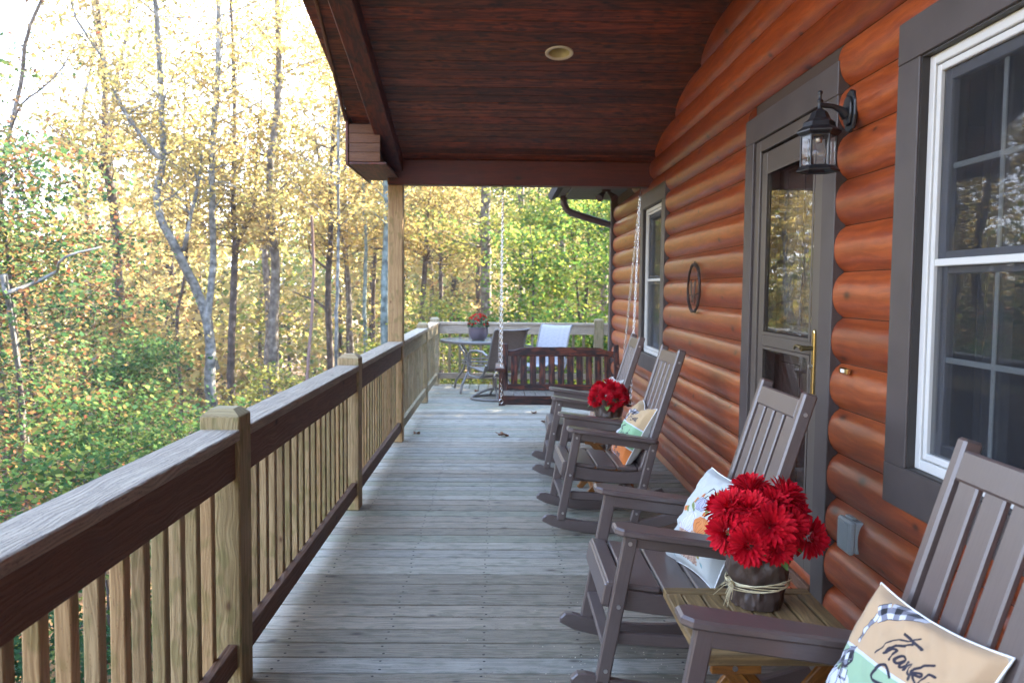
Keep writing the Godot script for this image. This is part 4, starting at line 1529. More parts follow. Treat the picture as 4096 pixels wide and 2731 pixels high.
func build_swing() -> void:
	var base := Vector3(0.62, 0.395, -7.95)
	var S := thing("porch_swing", base, "dark stained wooden porch swing on chains facing the viewer", "porch swing")
	var o := -base
	var x0 := 0.035
	var x1 := 1.17
	# seat frame and slats, front at z -7.74
	part(S, "seat_front", bb(x0, x1 + 0.02, 0.397, 0.482, -7.768, -7.74, 0.004, ro(), 0), pick("swing"), o)
	part(S, "seat_back", bb(x0, x1, 0.36, 0.44, -8.205, -8.18, 0.004, ro(), 0), pick("swing"), o)
	for e in [x0 + 0.012, x1 - 0.012]:
		part(S, "seat_side", bb(e - 0.012, e + 0.012, 0.385, 0.462, -8.178, -7.77, 0.004), pick("swing"), o)
	for i in 11:
		var xc := x0 + 0.055 + i * 0.1025
		part(S, "seat_slat", bb(xc - 0.048, xc + 0.048, 0.464, 0.480, -8.19, -7.77, 0.003), M.seat_wood, o)
	# leaning back: posts, shaped crest, bottom rail, slats
	var lean := Vector3(0, 0.525, -0.15)
	for e in [x0 + 0.026, x1 - 0.01]:
		var pm := MB.new()
		pm.bar(Vector3(e, 0.40, -8.165), Vector3(e, 0.40, -8.165) + lean * 1.0, 0.036, 0.052, Vector3(1, 0, 0), 0.005, ro())
		part(S, "back_post", pm.done(), pick("swing"), o)
	var L := lean.normalized()
	var cp := PackedVector2Array([Vector2(x0 + 0.052, 0.0), Vector2(x1 - 0.036, 0.0), Vector2(x1 - 0.036, 0.055), Vector2(x1 - 0.10, 0.058), Vector2(x1 - 0.17, 0.086), Vector2(x1 - 0.3, 0.092), Vector2(x0 + 0.32, 0.092), Vector2(x0 + 0.19, 0.086), Vector2(x0 + 0.12, 0.058), Vector2(x0 + 0.052, 0.055)])
	var cm := MB.new()
	var org := Vector3(0, 0.40, -8.165) + L * 0.425
	cm.extrude(cp, 0.028, Transform3D(Basis(Vector3(1, 0, 0), L, Vector3(1, 0, 0).cross(L)), org), 0.005, ro())
	part(S, "crest_rail", cm.done(), pick("swing"), o)
	var bm := MB.new()
	var bo := Vector3(0, 0.40, -8.165) + L * 0.115
	bm.bar(Vector3(x0 + 0.052, bo.y, bo.z), Vector3(x1 - 0.036, bo.y, bo.z), 0.06, 0.028, Vector3(1, 0, 0).cross(L), 0.004, ro())
	part(S, "bottom_rail", bm.done(), pick("swing"), o)
	for i in 11:
		var xc := lerpf(x0 + 0.115, x1 - 0.10, i / 10.0)
		var sm := MB.new()
		sm.bar(Vector3(xc, 0.40, -8.165) + L * 0.13, Vector3(xc, 0.40, -8.165) + L * 0.44, 0.014, 0.064, Vector3(1, 0, 0), 0.003, ro())
		part(S, "back_slat", sm.done(), pick("swing"), o)
	# arms with posts
	for e in [x0 - 0.026, x1 + 0.03]:
		part(S, "arm", bb(e - 0.044, e + 0.044, 0.712, 0.738, -8.30, -7.73, 0.006, ro(), 2), pick("swing"), o)
		part(S, "arm_post", bb(e - 0.010, e + 0.034, 0.385, 0.711, -7.80, -7.752, 0.004, ro(), 1), pick("swing"), o)
	# chains: front and rear on each side, up to hooks in the girder
	var ends := [[Vector3(0.022, 2.36, -7.96), Vector3(0.022, 0.45, -7.74), Vector3(0.0, 0.735, -8.22)], [Vector3(1.315, 2.36, -7.96), Vector3(1.225, 0.45, -7.74), Vector3(1.22, 0.735, -8.22)]]
	for q in ends:
		for k in [1, 2]:
			var c := part(S, "chain", chain_mesh(q[0], q[k]), M.chain, o)
			c.set_meta("kind", "stuff")
		var hk := MB.new()
		hk.tube([q[0] + Vector3(0, 0.10, 0), q[0] + Vector3(0, 0.04, 0), q[0] + Vector3(0.012, 0.01, 0), q[0] + Vector3(0, -0.012, 0), q[0] + Vector3(-0.012, 0.01, 0)], [0.005], 6)
		part(S, "hook", hk.done(), M.black_metal, o)
		var ey := MB.new()
		var lp := []
		for i in 12:
			lp.push_back(q[1] + Vector3(cos(TAU * i / 12.0) * 0.018, sin(TAU * i / 12.0) * 0.018 - 0.02, 0.004))
		ey.tube(lp, [0.004], 6, true)
		part(S, "eye_bolt", ey.done(), M.chain, o)
	var tail := part(S, "chain", chain_mesh(Vector3(-0.012, 0.735, -8.2), Vector3(-0.045, 0.60, -8.2)), M.chain, o)
	tail.set_meta("kind", "stuff")


func build_furniture() -> void:
	var c3 := make_chair("brown rocking chair holding the white pumpkin print pillow, in front of the storm door")
	c3.position = Vector3(0.68, 0, -3.17)
	dup(c3, Vector3(0.735, 0, -1.79), "brown rocking chair nearest the viewer, under the big window, holding the Thankful pillow", -0.015)
	dup(c3, Vector3(0.68, 0, -5.265), "brown rocking chair holding the striped Home pillow, beside the bird wreath", 0.02)
	dup(c3, Vector3(0.69, 0, -6.70), "brown rocking chair farthest from the viewer, nearest the porch swing", -0.03)
	var t1 := make_table("weathered teak folding table in the foreground between the two nearest rocking chairs")
	t1.position = Vector3(0.80, 0, -2.50)
	dup(t1, Vector3(0.80, 0, -5.98), "teak folding table half hidden between the two far rocking chairs")
	# cushions leaning on the chair backs
	make_pillow("square cushion with tan, green and orange bands reading Home on a rocking chair", print_home(), pillow_at(Vector3(0.862, 0.565, -5.285), Vector3(-0.87, 0.48, 0.03), 0.0), 0.43, 0.41, 0.075, 3, 0.22)
	make_pillow("white cushion printed with pumpkins in a basket, behind the nearest red flowers", print_harvest(), pillow_at(Vector3(0.823, 0.572, -3.155), Vector3(-0.86, 0.48, 0.17), 0.03), 0.42, 0.41, 0.075, 8)
	make_pillow("tan cushion with checked ribbon reading Thankful, cut off by the lower right corner", print_thankful(), pillow_at(Vector3(0.885, 0.572, -1.79), Vector3(-0.86, 0.48, 0.14), 0.0), 0.43, 0.41, 0.060, 5)
	make_pillow("white cushion mostly hidden behind the far pot of red flowers", print_harvest(), pillow_at(Vector3(0.86, 0.575, -6.70), Vector3(-0.87, 0.46, 0.05), 0.05), 0.42, 0.42, 0.07, 9)
	# mums
	var near := [[Vector3(-0.105, 0.335, 0.02), Vector3(-0.75, 0.75, 0.35), 1.0], [Vector3(-0.02, 0.385, -0.05), Vector3(-0.1, 1, 0.1), 1.0], [Vector3(0.085, 0.375, 0.0), Vector3(0.5, 0.85, 0.2), 1.05], [Vector3(-0.125, 0.255, 0.05), Vector3(-0.85, 0.15, 0.6), 1.0], [Vector3(0.0, 0.300, 0.115), Vector3(-0.1, 0.45, 0.95), 1.1], [Vector3(-0.07, 0.235, 0.12), Vector3(-0.3, -0.1, 1), 0.95], [Vector3(0.155, 0.245, 0.06), Vector3(0.55, 0.2, 0.85), 0.95], [Vector3(0.075, 0.29, 0.07), Vector3(0.4, 0.5, 0.7), 0.95], [Vector3(0.02, 0.23, 0.13), Vector3(0.15, -0.1, 1), 0.8], [Vector3(0.10, 0.32, -0.09), Vector3(0.6, 0.6, -0.5), 1.0], [Vector3(-0.10, 0.30, -0.10), Vector3(-0.7, 0.5, -0.6), 1.0]]
	near.append_array([[Vector3(-0.05, 0.34, 0.06), Vector3(-0.4, 0.8, 0.6), 1.0], [Vector3(0.03, 0.35, 0.04), Vector3(0.1, 0.9, 0.5), 0.95], [Vector3(0.0, 0.36, -0.12), Vector3(0, 0.7, -0.7), 1.0], [Vector3(0.13, 0.31, -0.02), Vector3(0.9, 0.4, 0.1), 0.9]])
	for q in near:
		q[0] = Vector3(q[0].x * 0.88, 0.255 + (q[0].y - 0.275) * 0.82, q[0].z * 0.9)
	wrapped_pot(Vector3(0.835, 0.470, -2.63), "large bunch of red mums in brown paper tied with raffia, on the nearest table", 31, false, near, 0.074)
	var farp := [[Vector3(-0.09, 0.27, 0.03), Vector3(-0.7, 0.6, 0.5), 1.0], [Vector3(0.0, 0.315, 0.0), Vector3(0, 1, 0.3), 1.05], [Vector3(0.085, 0.285, 0.02), Vector3(0.7, 0.7, 0.3), 1.0], [Vector3(-0.03, 0.255, 0.085), Vector3(-0.2, 0.4, 1), 1.0], [Vector3(0.06, 0.235, 0.08), Vector3(0.4, 0.2, 1), 0.95], [Vector3(0.01, 0.19, 0.10), Vector3(0.1, -0.3, 1), 0.75], [Vector3(-0.06, 0.29, -0.07), Vector3(-0.5, 0.6, -0.6), 1.0], [Vector3(0.06, 0.29, -0.07), Vector3(0.5, 0.6, -0.6), 1.0]]
	for q in farp:
		q[0] = Vector3(q[0].x * 0.9, q[0].y - 0.01, q[0].z * 0.9)
	farp.append_array([[Vector3(0.03, 0.29, 0.06), Vector3(0.1, 0.7, 0.7), 1.0], [Vector3(-0.10, 0.22, 0.05), Vector3(-0.8, 0.1, 0.5), 0.9], [Vector3(0.10, 0.23, 0.04), Vector3(0.9, 0.1, 0.4), 0.9]])
	wrapped_pot(Vector3(0.785, 0.470, -5.98), "smaller bunch of red mums in flared brown paper, on the far table", 37, true, farp, 0.066)
	build_swing()

func pillow_at(c: Vector3, facing: Vector3, roll: float) -> Transform3D:
	var z := facing.normalized()
	var x := Vector3.UP.cross(z).normalized()
	var b := Basis(x, z.cross(x), z)
	return Transform3D(b.rotated(z, roll), c)


# ------------------------------------------------------------------ things on the wall and ceiling
func build_wall_things() -> void:
	# lantern: six-sided, on a curved arm
	var ax := Vector3(1.262, 0, -3.36)
	var Ln := thing("wall_lantern", Vector3(1.39, 2.18, -3.36), "black six-sided wall lantern with clear panes, between the storm door and the window", "lantern")
	var o := -Vector3(1.39, 2.18, -3.36)
	var m := MB.new()
	var bp := PackedVector2Array([Vector2(-0.034, -0.07), Vector2(-0.052, -0.02), Vector2(-0.052, 0.04), Vector2(-0.030, 0.075), Vector2(0, 0.088), Vector2(0.030, 0.075), Vector2(0.052, 0.04), Vector2(0.052, -0.02), Vector2(0.034, -0.07), Vector2(0, -0.082)])
	var wallb := Basis(Vector3(0, 0, 1), Vector3(0, 1, 0), Vector3(-1, 0, 0))
	m.extrude(bp, 0.016, Transform3D(wallb, Vector3(1.386, 2.18, -3.36)), 0.004)
	var bp2 := PackedVector2Array()
	for p in bp:
		bp2.push_back(p * 0.72)
	m.extrude(bp2, 0.012, Transform3D(wallb, Vector3(1.373, 2.18, -3.36)), 0.004)
	part(Ln, "back_plate", m.done(), M.black_metal, o)
	m = MB.new()
	m.tube([Vector3(1.37, 2.165, -3.36), Vector3(1.345, 2.187, -3.36), Vector3(1.315, 2.200, -3.36), Vector3(1.262, 2.204, -3.36)], [0.026, 0.014, 0.010, 0.010], 10)
	part(Ln, "arm", m.done(), M.black_metal, o)
	m = MB.new()
	m.lathe([Vector2(0.001, 2.262), Vector2(0.009, 2.258), Vector2(0.010, 2.25), Vector2(0.006, 2.243), Vector2(0.006, 2.228), Vector2(0.013, 2.222), Vector2(0.013, 2.216), Vector2(0.009, 2.21), Vector2(0.010, 2.19), Vector2(0.017, 2.184)], 12, Transform3D(Basis(), ax))
	part(Ln, "finial", m.done(), M.black_metal, o)
	m = MB.new()
	hexa(m, ax, [Vector2(0.017, 2.186), Vector2(0.030, 2.176), Vector2(0.042, 2.15), Vector2(0.060, 2.136), Vector2(0.064, 2.118), Vector2(0.084, 2.102), Vector2(0.084, 2.096), Vector2(0.070, 2.083), Vector2(0.070, 2.08), Vector2(0.02, 2.08)])
	part(Ln, "roof", m.done(), M.black_metal, o)
	m = MB.new()
	hexa(m, ax, [Vector2(0.066, 1.966), Vector2(0.070, 1.962), Vector2(0.084, 1.948), Vector2(0.082, 1.942), Vector2(0.066, 1.946), Vector2(0.055, 1.960), Vector2(0.055, 1.966)])
	part(Ln, "base_ring", m.done(), M.black_metal, o)
	for i in 6:
		var a := TAU * i / 6.0 + 0.26
		var q := ax + Vector3(cos(a) * 0.066, 0, sin(a) * 0.066)
		m = MB.new()
		m.tube([q + Vector3(0, 1.962, 0), q + Vector3(0, 2.085, 0)], [0.0045], 6)
		part(Ln, "corner_bar", m.done(), M.black_metal, o)
		var a2 := TAU * (i + 1) / 6.0 + 0.26
		var q2 := ax + Vector3(cos(a2) * 0.066, 0, sin(a2) * 0.066)
		m = MB.new()
		var nn := Vector3(cos((a + a2) * 0.5), 0, sin((a + a2) * 0.5))
		m.quad(q.lerp(q2, 0.05) + Vector3(0, 1.964, 0), q.lerp(q2, 0.95) + Vector3(0, 1.964, 0), q.lerp(q2, 0.95) + Vector3(0, 2.083, 0), q.lerp(q2, 0.05) + Vector3(0, 2.083, 0), nn, Vector2(0, 0), Vector2(1, 0), Vector2(1, 1), Vector2(0, 1))
		part(Ln, "pane", m.done(), M.lamp_glass, o)
	m = MB.new()
	m.lathe([Vector2(0.001, 1.985), Vector2(0.016, 1.988), Vector2(0.027, 2.0), Vector2(0.030, 2.013), Vector2(0.026, 2.030), Vector2(0.017, 2.046), Vector2(0.013, 2.06)], 16, Transform3D(Basis(), ax))
	part(Ln, "bulb", m.done(), M.lamp_glass, o)
	m = MB.new()
	m.lathe([Vector2(0.001, 2.056), Vector2(0.013, 2.056), Vector2(0.014, 2.082), Vector2(0.001, 2.082)], 12, Transform3D(Basis(), ax))
	part(Ln, "socket", m.done(), M.screw, o)
	# recessed ceiling light
	var lt := Vector3(0.40, ceil_y(-5.94), -5.94)
	var bas := Basis(Vector3(1, 0, 0), -atan(SLOPE))
	var D := thing("ceiling_light", lt, "cream recessed can light in the dark board ceiling, switched off", "ceiling light")
	m = MB.new()
	m.lathe([Vector2(0.074, 0.004), Vector2(0.076, -0.004), Vector2(0.094, -0.006), Vector2(0.099, -0.002), Vector2(0.099, 0.004)], 32, Transform3D(bas, Vector3.ZERO))
	part(D, "trim_ring", m.done(), M.cream)
	m = MB.new()
	m.lathe([Vector2(0.076, -0.003), Vector2(0.070, 0.02), Vector2(0.060, 0.06), Vector2(0.052, 0.10), Vector2(0.001, 0.105)], 28, Transform3D(bas, Vector3.ZERO))
	var bf := plain(0.50, 0.47, 0.24, 0.35)
	part(D, "baffle", m.done(), bf)
	# wreath of vines with two metal birds
	var wc := Vector3(1.368, 1.487, -5.918)
	var W := thing("bird_wreath", wc, "round twig wreath with two rusty metal birds on the logs left of the door", "wreath")
	m = MB.new()
	for k in 5:
		var ring := []
		for i in 40:
			var a := TAU * i / 40.0
			var r := 0.168 + 0.006 * sin(a * 3.0 + k * 1.9) + 0.004 * sin(a * 7.0 + k)
			ring.push_back(Vector3(0.006 * cos(a * 4.0 + k * 1.3), r * cos(a), r * 1.08 * sin(a)))
		m.tube(ring, [0.0042], 5, true)
	for k in 9:
		var a := rng.randf() * TAU
		var p := Vector3(0, cos(a), sin(a) * 1.08) * 0.168
		var d := Vector3(-0.2, cos(a + 1.2), sin(a + 1.2)).normalized()
		m.tube([p, p + d * 0.04], [0.0028, 0.001], 4)
	part(W, "vine_ring", m.done(), M.vine)
	for e in [[0.045, 1.0], [-0.055, -1.0]]:
		m = MB.new()
		var bd := PackedVector2Array([Vector2(-0.060, -0.085), Vector2(-0.028, -0.030), Vector2(-0.024, 0.02), Vector2(-0.006, 0.052), Vector2(0.014, 0.066), Vector2(0.028, 0.055), Vector2(0.045, 0.046), Vector2(0.028, 0.038), Vector2(0.030, 0.005), Vector2(0.010, -0.035), Vector2(-0.040, -0.095)])
		for i in bd.size():
			bd[i] = Vector2(bd[i].x * e[1], bd[i].y)
		m.extrude(bd, 0.004, Transform3D(Basis(Vector3(0, 0, 1), Vector3(0, 1, 0), Vector3(-1, 0, 0)), Vector3(-0.004, -0.005, e[0])), 0.001)
		part(W, "bird", m.done(), M.rust)
	m = MB.new()
	m.tube([Vector3(0, -0.05, -0.15), Vector3(-0.003, -0.055, 0.0), Vector3(0, -0.035, 0.155)], [0.004], 5)
	m.tube([Vector3(0, -0.055, -0.03), Vector3(0, -0.10, -0.06)], [0.003], 4)
	m.tube([Vector3(0, -0.055, 0.04), Vector3(0, -0.11, 0.03)], [0.003], 4)
	m.tube([Vector3(0, 0.17, 0.0), Vector3(0.005, 0.187, 0.0)], [0.004], 5)
	part(W, "perch", m.done(), M.vine)
	# weatherproof outlet
	var oc := Vector3(1.40, 0.520, -3.215)
	var O := thing("outlet_cover", oc, "grey weatherproof outlet box low on the logs under the lantern", "outlet cover")
	part(O, "box", bb(-0.022, 0.01, -0.062, 0.062, -0.055, 0.055, 0.004), M.outlet)
	part(O, "lid", bb(-0.050, -0.0225, -0.066, 0.066, -0.060, 0.060, 0.010), M.outlet)
	part(O, "lid_panel", bb(-0.0525, -0.0495, -0.050, 0.050, -0.047, 0.047, 0.002), M.outlet)
	part(O, "hinge", bb(-0.030, -0.010, 0.066, 0.074, -0.03, 0.03, 0.002), M.outlet)
	# bell push
	var bc := Vector3(1.388, 1.152, -3.335)
	var B := thing("doorbell", bc, "small brass doorbell on the log right of the storm door", "doorbell")
	part(B, "plate", bb(-0.010, 0.008, -0.012, 0.012, -0.038, 0.038, 0.003), M.brass)
	part(B, "button", bb(-0.0135, -0.0095, -0.0065, 0.0065, -0.016, 0.016, 0.002), M.white_print)
	# flood light under the far eave
	var F := thing("flood_light", Vector3(1.20, 2.598, -9.6), "small dark twin flood light under the eave beyond the swing", "flood light")
	m = MB.new()
	m.tube([Vector3(0, 0.002, 0), Vector3(0, -0.025, 0)], [0.055, 0.045], 12)
	part(F, "base", m.done(), M.gutter)
	for e in [-1.0, 1.0]:
		m = MB.new()
		m.tube([Vector3(e * 0.02, -0.02, 0), Vector3(e * 0.05, -0.05, 0.02), Vector3(e * 0.075, -0.085, 0.05), Vector3(e * 0.085, -0.10, 0.065)], [0.018, 0.026, 0.042, 0.045], 12)
		part(F, "lamp_head", m.done(), M.gutter)

func hexa(m: MB, ax: Vector3, prof: Array) -> void:
	for i in prof.size() - 1:
		var a: Vector2 = prof[i]
		var b: Vector2 = prof[i + 1]
		for k in 6:
			var t0 := TAU * k / 6.0 + 0.26
			var t1 := TAU * (k + 1) / 6.0 + 0.26
			var tm := (t0 + t1) * 0.5
			var p := [ax + Vector3(cos(t0) * a.x, a.y, sin(t0) * a.x), ax + Vector3(cos(t1) * a.x, a.y, sin(t1) * a.x), ax + Vector3(cos(t1) * b.x, b.y, sin(t1) * b.x), ax + Vector3(cos(t0) * b.x, b.y, sin(t0) * b.x)]
			var tn := (b - a).normalized()
			var nn := Vector3(-tn.y * cos(tm), tn.x, -tn.y * sin(tm)).normalized()
			m.quad(p[0], p[1], p[2], p[3], nn, Vector2(0, 0), Vector2(1, 0), Vector2(1, 1), Vector2(0, 1))


# ------------------------------------------------------------------ patio set on the far deck
func build_patio() -> void:
	var tc := Vector3(-0.235, 0, -12.12)
	var T := thing("patio_table", tc, "round glass topped metal patio table at the far end of the deck", "table")
	var m := MB.new()
	m.lathe([Vector2(0.585, 0.74), Vector2(0.61, 0.742), Vector2(0.618, 0.735), Vector2(0.618, 0.708), Vector2(0.605, 0.70), Vector2(0.585, 0.72)], 48)
	part(T, "rim", m.done(), M.tube)
	m = MB.new()
	m.lathe([Vector2(0.001, 0.737), Vector2(0.586, 0.737)], 48)
	part(T, "glass_top", m.done(), M.table_glass)
	for k in 4:
		var a := TAU * k / 4.0 + 0.62
		var d := Vector3(cos(a), 0, sin(a))
		m = MB.new()
		m.tube([d * 0.50 + Vector3(0, 0.705, 0), d * 0.36 + Vector3(0, 0.55, 0), d * 0.30 + Vector3(0, 0.42, 0), d * 0.36 + Vector3(0, 0.28, 0), d * 0.49 + Vector3(0, 0.12, 0), d * 0.52 + Vector3(0, 0.0, 0)], [0.017], 8)
		part(T, "leg", m.done(), M.tube)
	m = MB.new()
	for y in [0.40, 0.44]:
		var ring := []
		for i in 24:
			ring.push_back(Vector3(cos(TAU * i / 24.0) * 0.30, y, sin(TAU * i / 24.0) * 0.30))
		m.tube(ring, [0.010], 6, true)
	part(T, "brace_ring", m.done(), M.tube)
	sling_chair(Vector3(-0.06, 0, -11.2), 3.72, true, "brown sling swivel chair with its back to the viewer at the patio table")
	sling_chair(Vector3(0.60, 0, -11.95), -0.62, false, "pale sling chair facing the viewer, behind the porch swing")
	# potted mums on the table
	var pc := Vector3(-0.30, 0.739, -12.0)
	var P := thing("mum_pot", pc, "red garden mums in a purple grey bowl on the glass patio table", "flower pot")
	m = MB.new()
	m.lathe([Vector2(0.001, 0.0), Vector2(0.085, 0.0), Vector2(0.118, 0.03), Vector2(0.140, 0.085), Vector2(0.143, 0.135), Vector2(0.136, 0.165), Vector2(0.146, 0.172), Vector2(0.146, 0.182), Vector2(0.132, 0.182), Vector2(0.128, 0.15)], 32)
	part(P, "bowl", m.done(), M.pot)
	m = MB.new()
	m.lathe([Vector2(0.001, 0.165), Vector2(0.131, 0.160)], 24)
	part(P, "soil", m.done(), M.soil)
	var fm := MB.new()
	fm.use_c = true
	for i in 520:
		var d := Vector3(rng.randfn(), absf(rng.randfn()) * 0.8 - 0.15, rng.randfn()).normalized()
		var p := Vector3(0, 0.21, 0) + d * Vector3(0.138, 0.125, 0.138) * rng.randf_range(0.72, 1.0)
		fm.leaf(p, (d + Vector3(rng.randfn(), rng.randfn(), rng.randfn()) * 0.5).normalized(), d, 0.035, 0.020, Color(0.035, 0.085, 0.028).lerp(Color(0.09, 0.16, 0.05), rng.randf()))
	part(P, "foliage", fm.done(), M.leafy)
	var bm := MB.new()
	bm.use_c = true
	for i in 85:
		var d := Vector3(rng.randfn(), absf(rng.randfn()) * 1.1 + 0.05, rng.randfn()).normalized()
		var p := Vector3(0, 0.22, 0) + d * Vector3(0.145, 0.150, 0.145)
		var xx := d.cross(Vector3(0.2, 0.3, 1)).normalized()
		var zz := d.cross(xx)
		for k in 22:
			var a := rng.randf() * TAU
			var e := rng.randf_range(0.0, 1.3)
			var dr := (xx * cos(a) + zz * sin(a)) * cos(e) + d * sin(e)
			bm.leaf(p, dr, (d * cos(e) - (xx * cos(a) + zz * sin(a)) * sin(e)), 0.022, 0.008, Color(0.36, 0.006, 0.010).lerp(Color(0.55, 0.012, 0.016), rng.randf()))
	part(P, "blossoms", bm.done(), M.petal)

func sling_chair(at: Vector3, turn: float, dark: bool, label: String) -> void:
	# faces +z before it is turned
	var C := thing("sling_chair", at, label, "patio chair", "sling chairs round the patio table", turn)
	var side := []
	var prof := [Vector3(0, 0.40, 0.27), Vector3(0, 0.425, 0.20), Vector3(0, 0.405, 0.0), Vector3(0, 0.385, -0.15), Vector3(0, 0.43, -0.22), Vector3(0, 0.60, -0.27), Vector3(0, 0.80, -0.335), Vector3(0, 0.92, -0.385), Vector3(0, 0.955, -0.42), Vector3(0, 0.945, -0.445)]
	for p in prof:
		side.push_back(p)
	for e in [-1.0, 1.0]:
		var m := MB.new()
		var pth := []
		for p in side:
			pth.push_back(p + Vector3(e * 0.255, 0, 0))
		m.tube(pth, [0.014], 8)
		part(C, "side_frame", m.done(), M.tube)
		m = MB.new()
		var ex: float = e * 0.285
		m.tube([Vector3(ex, 0.60, -0.26), Vector3(ex, 0.645, -0.16), Vector3(ex, 0.655, 0.0), Vector3(ex, 0.645, 0.14), Vector3(ex, 0.60, 0.21), Vector3(ex, 0.50, 0.225), Vector3(ex, 0.36, 0.21), Vector3(ex, 0.31, 0.17), Vector3(ex, 0.30, -0.08), Vector3(ex, 0.36, -0.18), Vector3(ex, 0.48, -0.235)], [0.016], 8)
		part(C, "arm", m.done(), M.tube)
	var rows := []
	for j in prof.size() * 3 - 2:
		var k := j / 3
		var q: Vector3 = prof[k] if k == prof.size() - 1 else prof[k].lerp(prof[k + 1], (j % 3) / 3.0)
		var row := []
		for i in 9:
			var f := -1.0 + i * 0.25
			row.push_back(q + Vector3(f * 0.25, 0, 0) + Vector3(0, -0.014, -0.008) * (1.0 - f * f) + Vector3(0, 0.006, 0.004))
		rows.push_back(row)
	var sm := MB.new()
	sm.grid(rows, true)
	part(C, "sling", sm.done(), M.sling_dark if dark else M.sling)
	var m2 := MB.new()
	m2.tube([Vector3(-0.285, 0.305, 0.0), Vector3(0.285, 0.305, 0.0)], [0.016], 8)
	m2.tube([Vector3(0, 0.30, 0.0), Vector3(0, 0.14, -0.01)], [0.032], 12)
	part(C, "pedestal", m2.done(), M.tube)
	m2 = MB.new()
	var ring := []
	for i in 32:
		ring.push_back(Vector3(cos(TAU * i / 32.0) * 0.31, 0.018, sin(TAU * i / 32.0) * 0.31))
	m2.tube(ring, [0.017], 8, true)
	for k in 4:
		var a := TAU * k / 4.0 + 0.4
		m2.tube([Vector3(0, 0.15, -0.01), Vector3(cos(a) * 0.14, 0.11, sin(a) * 0.14), Vector3(cos(a) * 0.27, 0.05, sin(a) * 0.27), Vector3(cos(a) * 0.31, 0.02, sin(a) * 0.31)], [0.016], 8)
	part(C, "base_ring", m2.done(), M.tube)


# ------------------------------------------------------------------ small things
func build_small() -> void:
	# curled dry leaves on the boards
	var spots := [[Vector3(0.01, 0, -8.40), "curled brown dry leaf near the middle of the deck, before the swing"], [Vector3(0.065, 0, -8.33), "second dry leaf touching the curled one before the swing"], [Vector3(-0.824, 0, -8.43), "dry leaf on the deck close to the tall post"], [Vector3(0.42, 0, -9.9), "dark dry leaf on the far deck, seen beyond the swing seat"], [Vector3(1.226, 0, -5.41), "reddish dry leaf on the boards below the logs, between the chairs"], [Vector3(-0.32, 0, -12.0), "dry leaf beside the patio table on the far deck"], [Vector3(0.51, 0, -9.2), "small dry leaf on the deck behind the swing"]]
	for q in spots:
		var m := MB.new()
		m.use_c = true
		m.tint = Color(0.16, 0.07, 0.04).lerp(Color(0.28, 0.14, 0.07), rng.randf())
		var rows := []
		var a := rng.randf() * TAU
		for j in 7:
			var row := []
			var v := j / 6.0
			var w := 0.034 * sin(PI * clampf(v + 0.05, 0, 1)) * (1.0 + 0.5 * (j % 2))
			for i in 7:
				var u := -1.0 + i / 3.0
				row.push_back(Vector3(u * w, 0.004 + 0.018 * u * u + 0.010 * sin(v * 5.0 + u), (v - 0.5) * 0.075).rotated(Vector3.UP, a))
			rows.push_back(row)
		m.grid(rows, true)
		single("fallen_leaf", m.done(), M.dry_leaf, q[0], q[1], "leaf", "dry leaves lying on the deck")
	# pale crumbs of seed husk round the near rockers
	var cm := MB.new()
	for i in 420:
		var p := Vector3(0.46 + rng.randfn() * 0.20, 0.001, -2.72 + rng.randfn() * 0.35)
		if p.x < -0.5:
			continue
		var s := rng.randf_range(0.0014, 0.0036)
		cm.box(Transform3D(Basis(Vector3(rng.randfn(), rng.randfn(), rng.randfn()).normalized(), rng.randf() * 3.0), p), Vector3(s, s * 0.7, s * 1.4), 0.0004)
	var cr := MeshInstance3D.new()
	cr.name = "crumbs"
	cr.mesh = cm.done()
	cr.material_override = M.crumb
	add_child(cr)
	cr.set_meta("kind", "stuff")
	tag(cr, "pale crumbs scattered on the boards by the nearest rocker tips", "crumbs")
	# folded tag card beside the far pot
	var K := thing("tag_card", Vector3(0.655, 0.471, -5.86), "small folded white tag card leaning by the far flower pot", "tag card")
	var im := Image.create(64, 64, false, Image.FORMAT_RGB8)
	im.fill(Color(0.78, 0.82, 0.86))
	im.fill_rect(Rect2i(0, 44, 64, 20), Color(0.60, 0.68, 0.76))
	for j in 6:
		im.fill_rect(Rect2i(14, 12 + j * 4, 18 + (j * 7) % 14, 2), Color(0.45, 0.46, 0.55))
	var km := StandardMaterial3D.new()
	km.albedo_texture = ImageTexture.create_from_image(im)
	km.roughness = 0.7
	for e in [-1.0, 1.0]:
		var m := MB.new()
		m.bar(Vector3(e * 0.028, 0.001, 0), Vector3(0, 0.075, 0), 0.0015, 0.062, Vector3(0, 0, 1), 0.0003)
		for i in m.t.size():
			m.t[i] = Vector2(m.v[i].z / 0.062 + 0.5, 1.0 - m.v[i].y / 0.075)
		part(K, "card_half", m.done(), km)


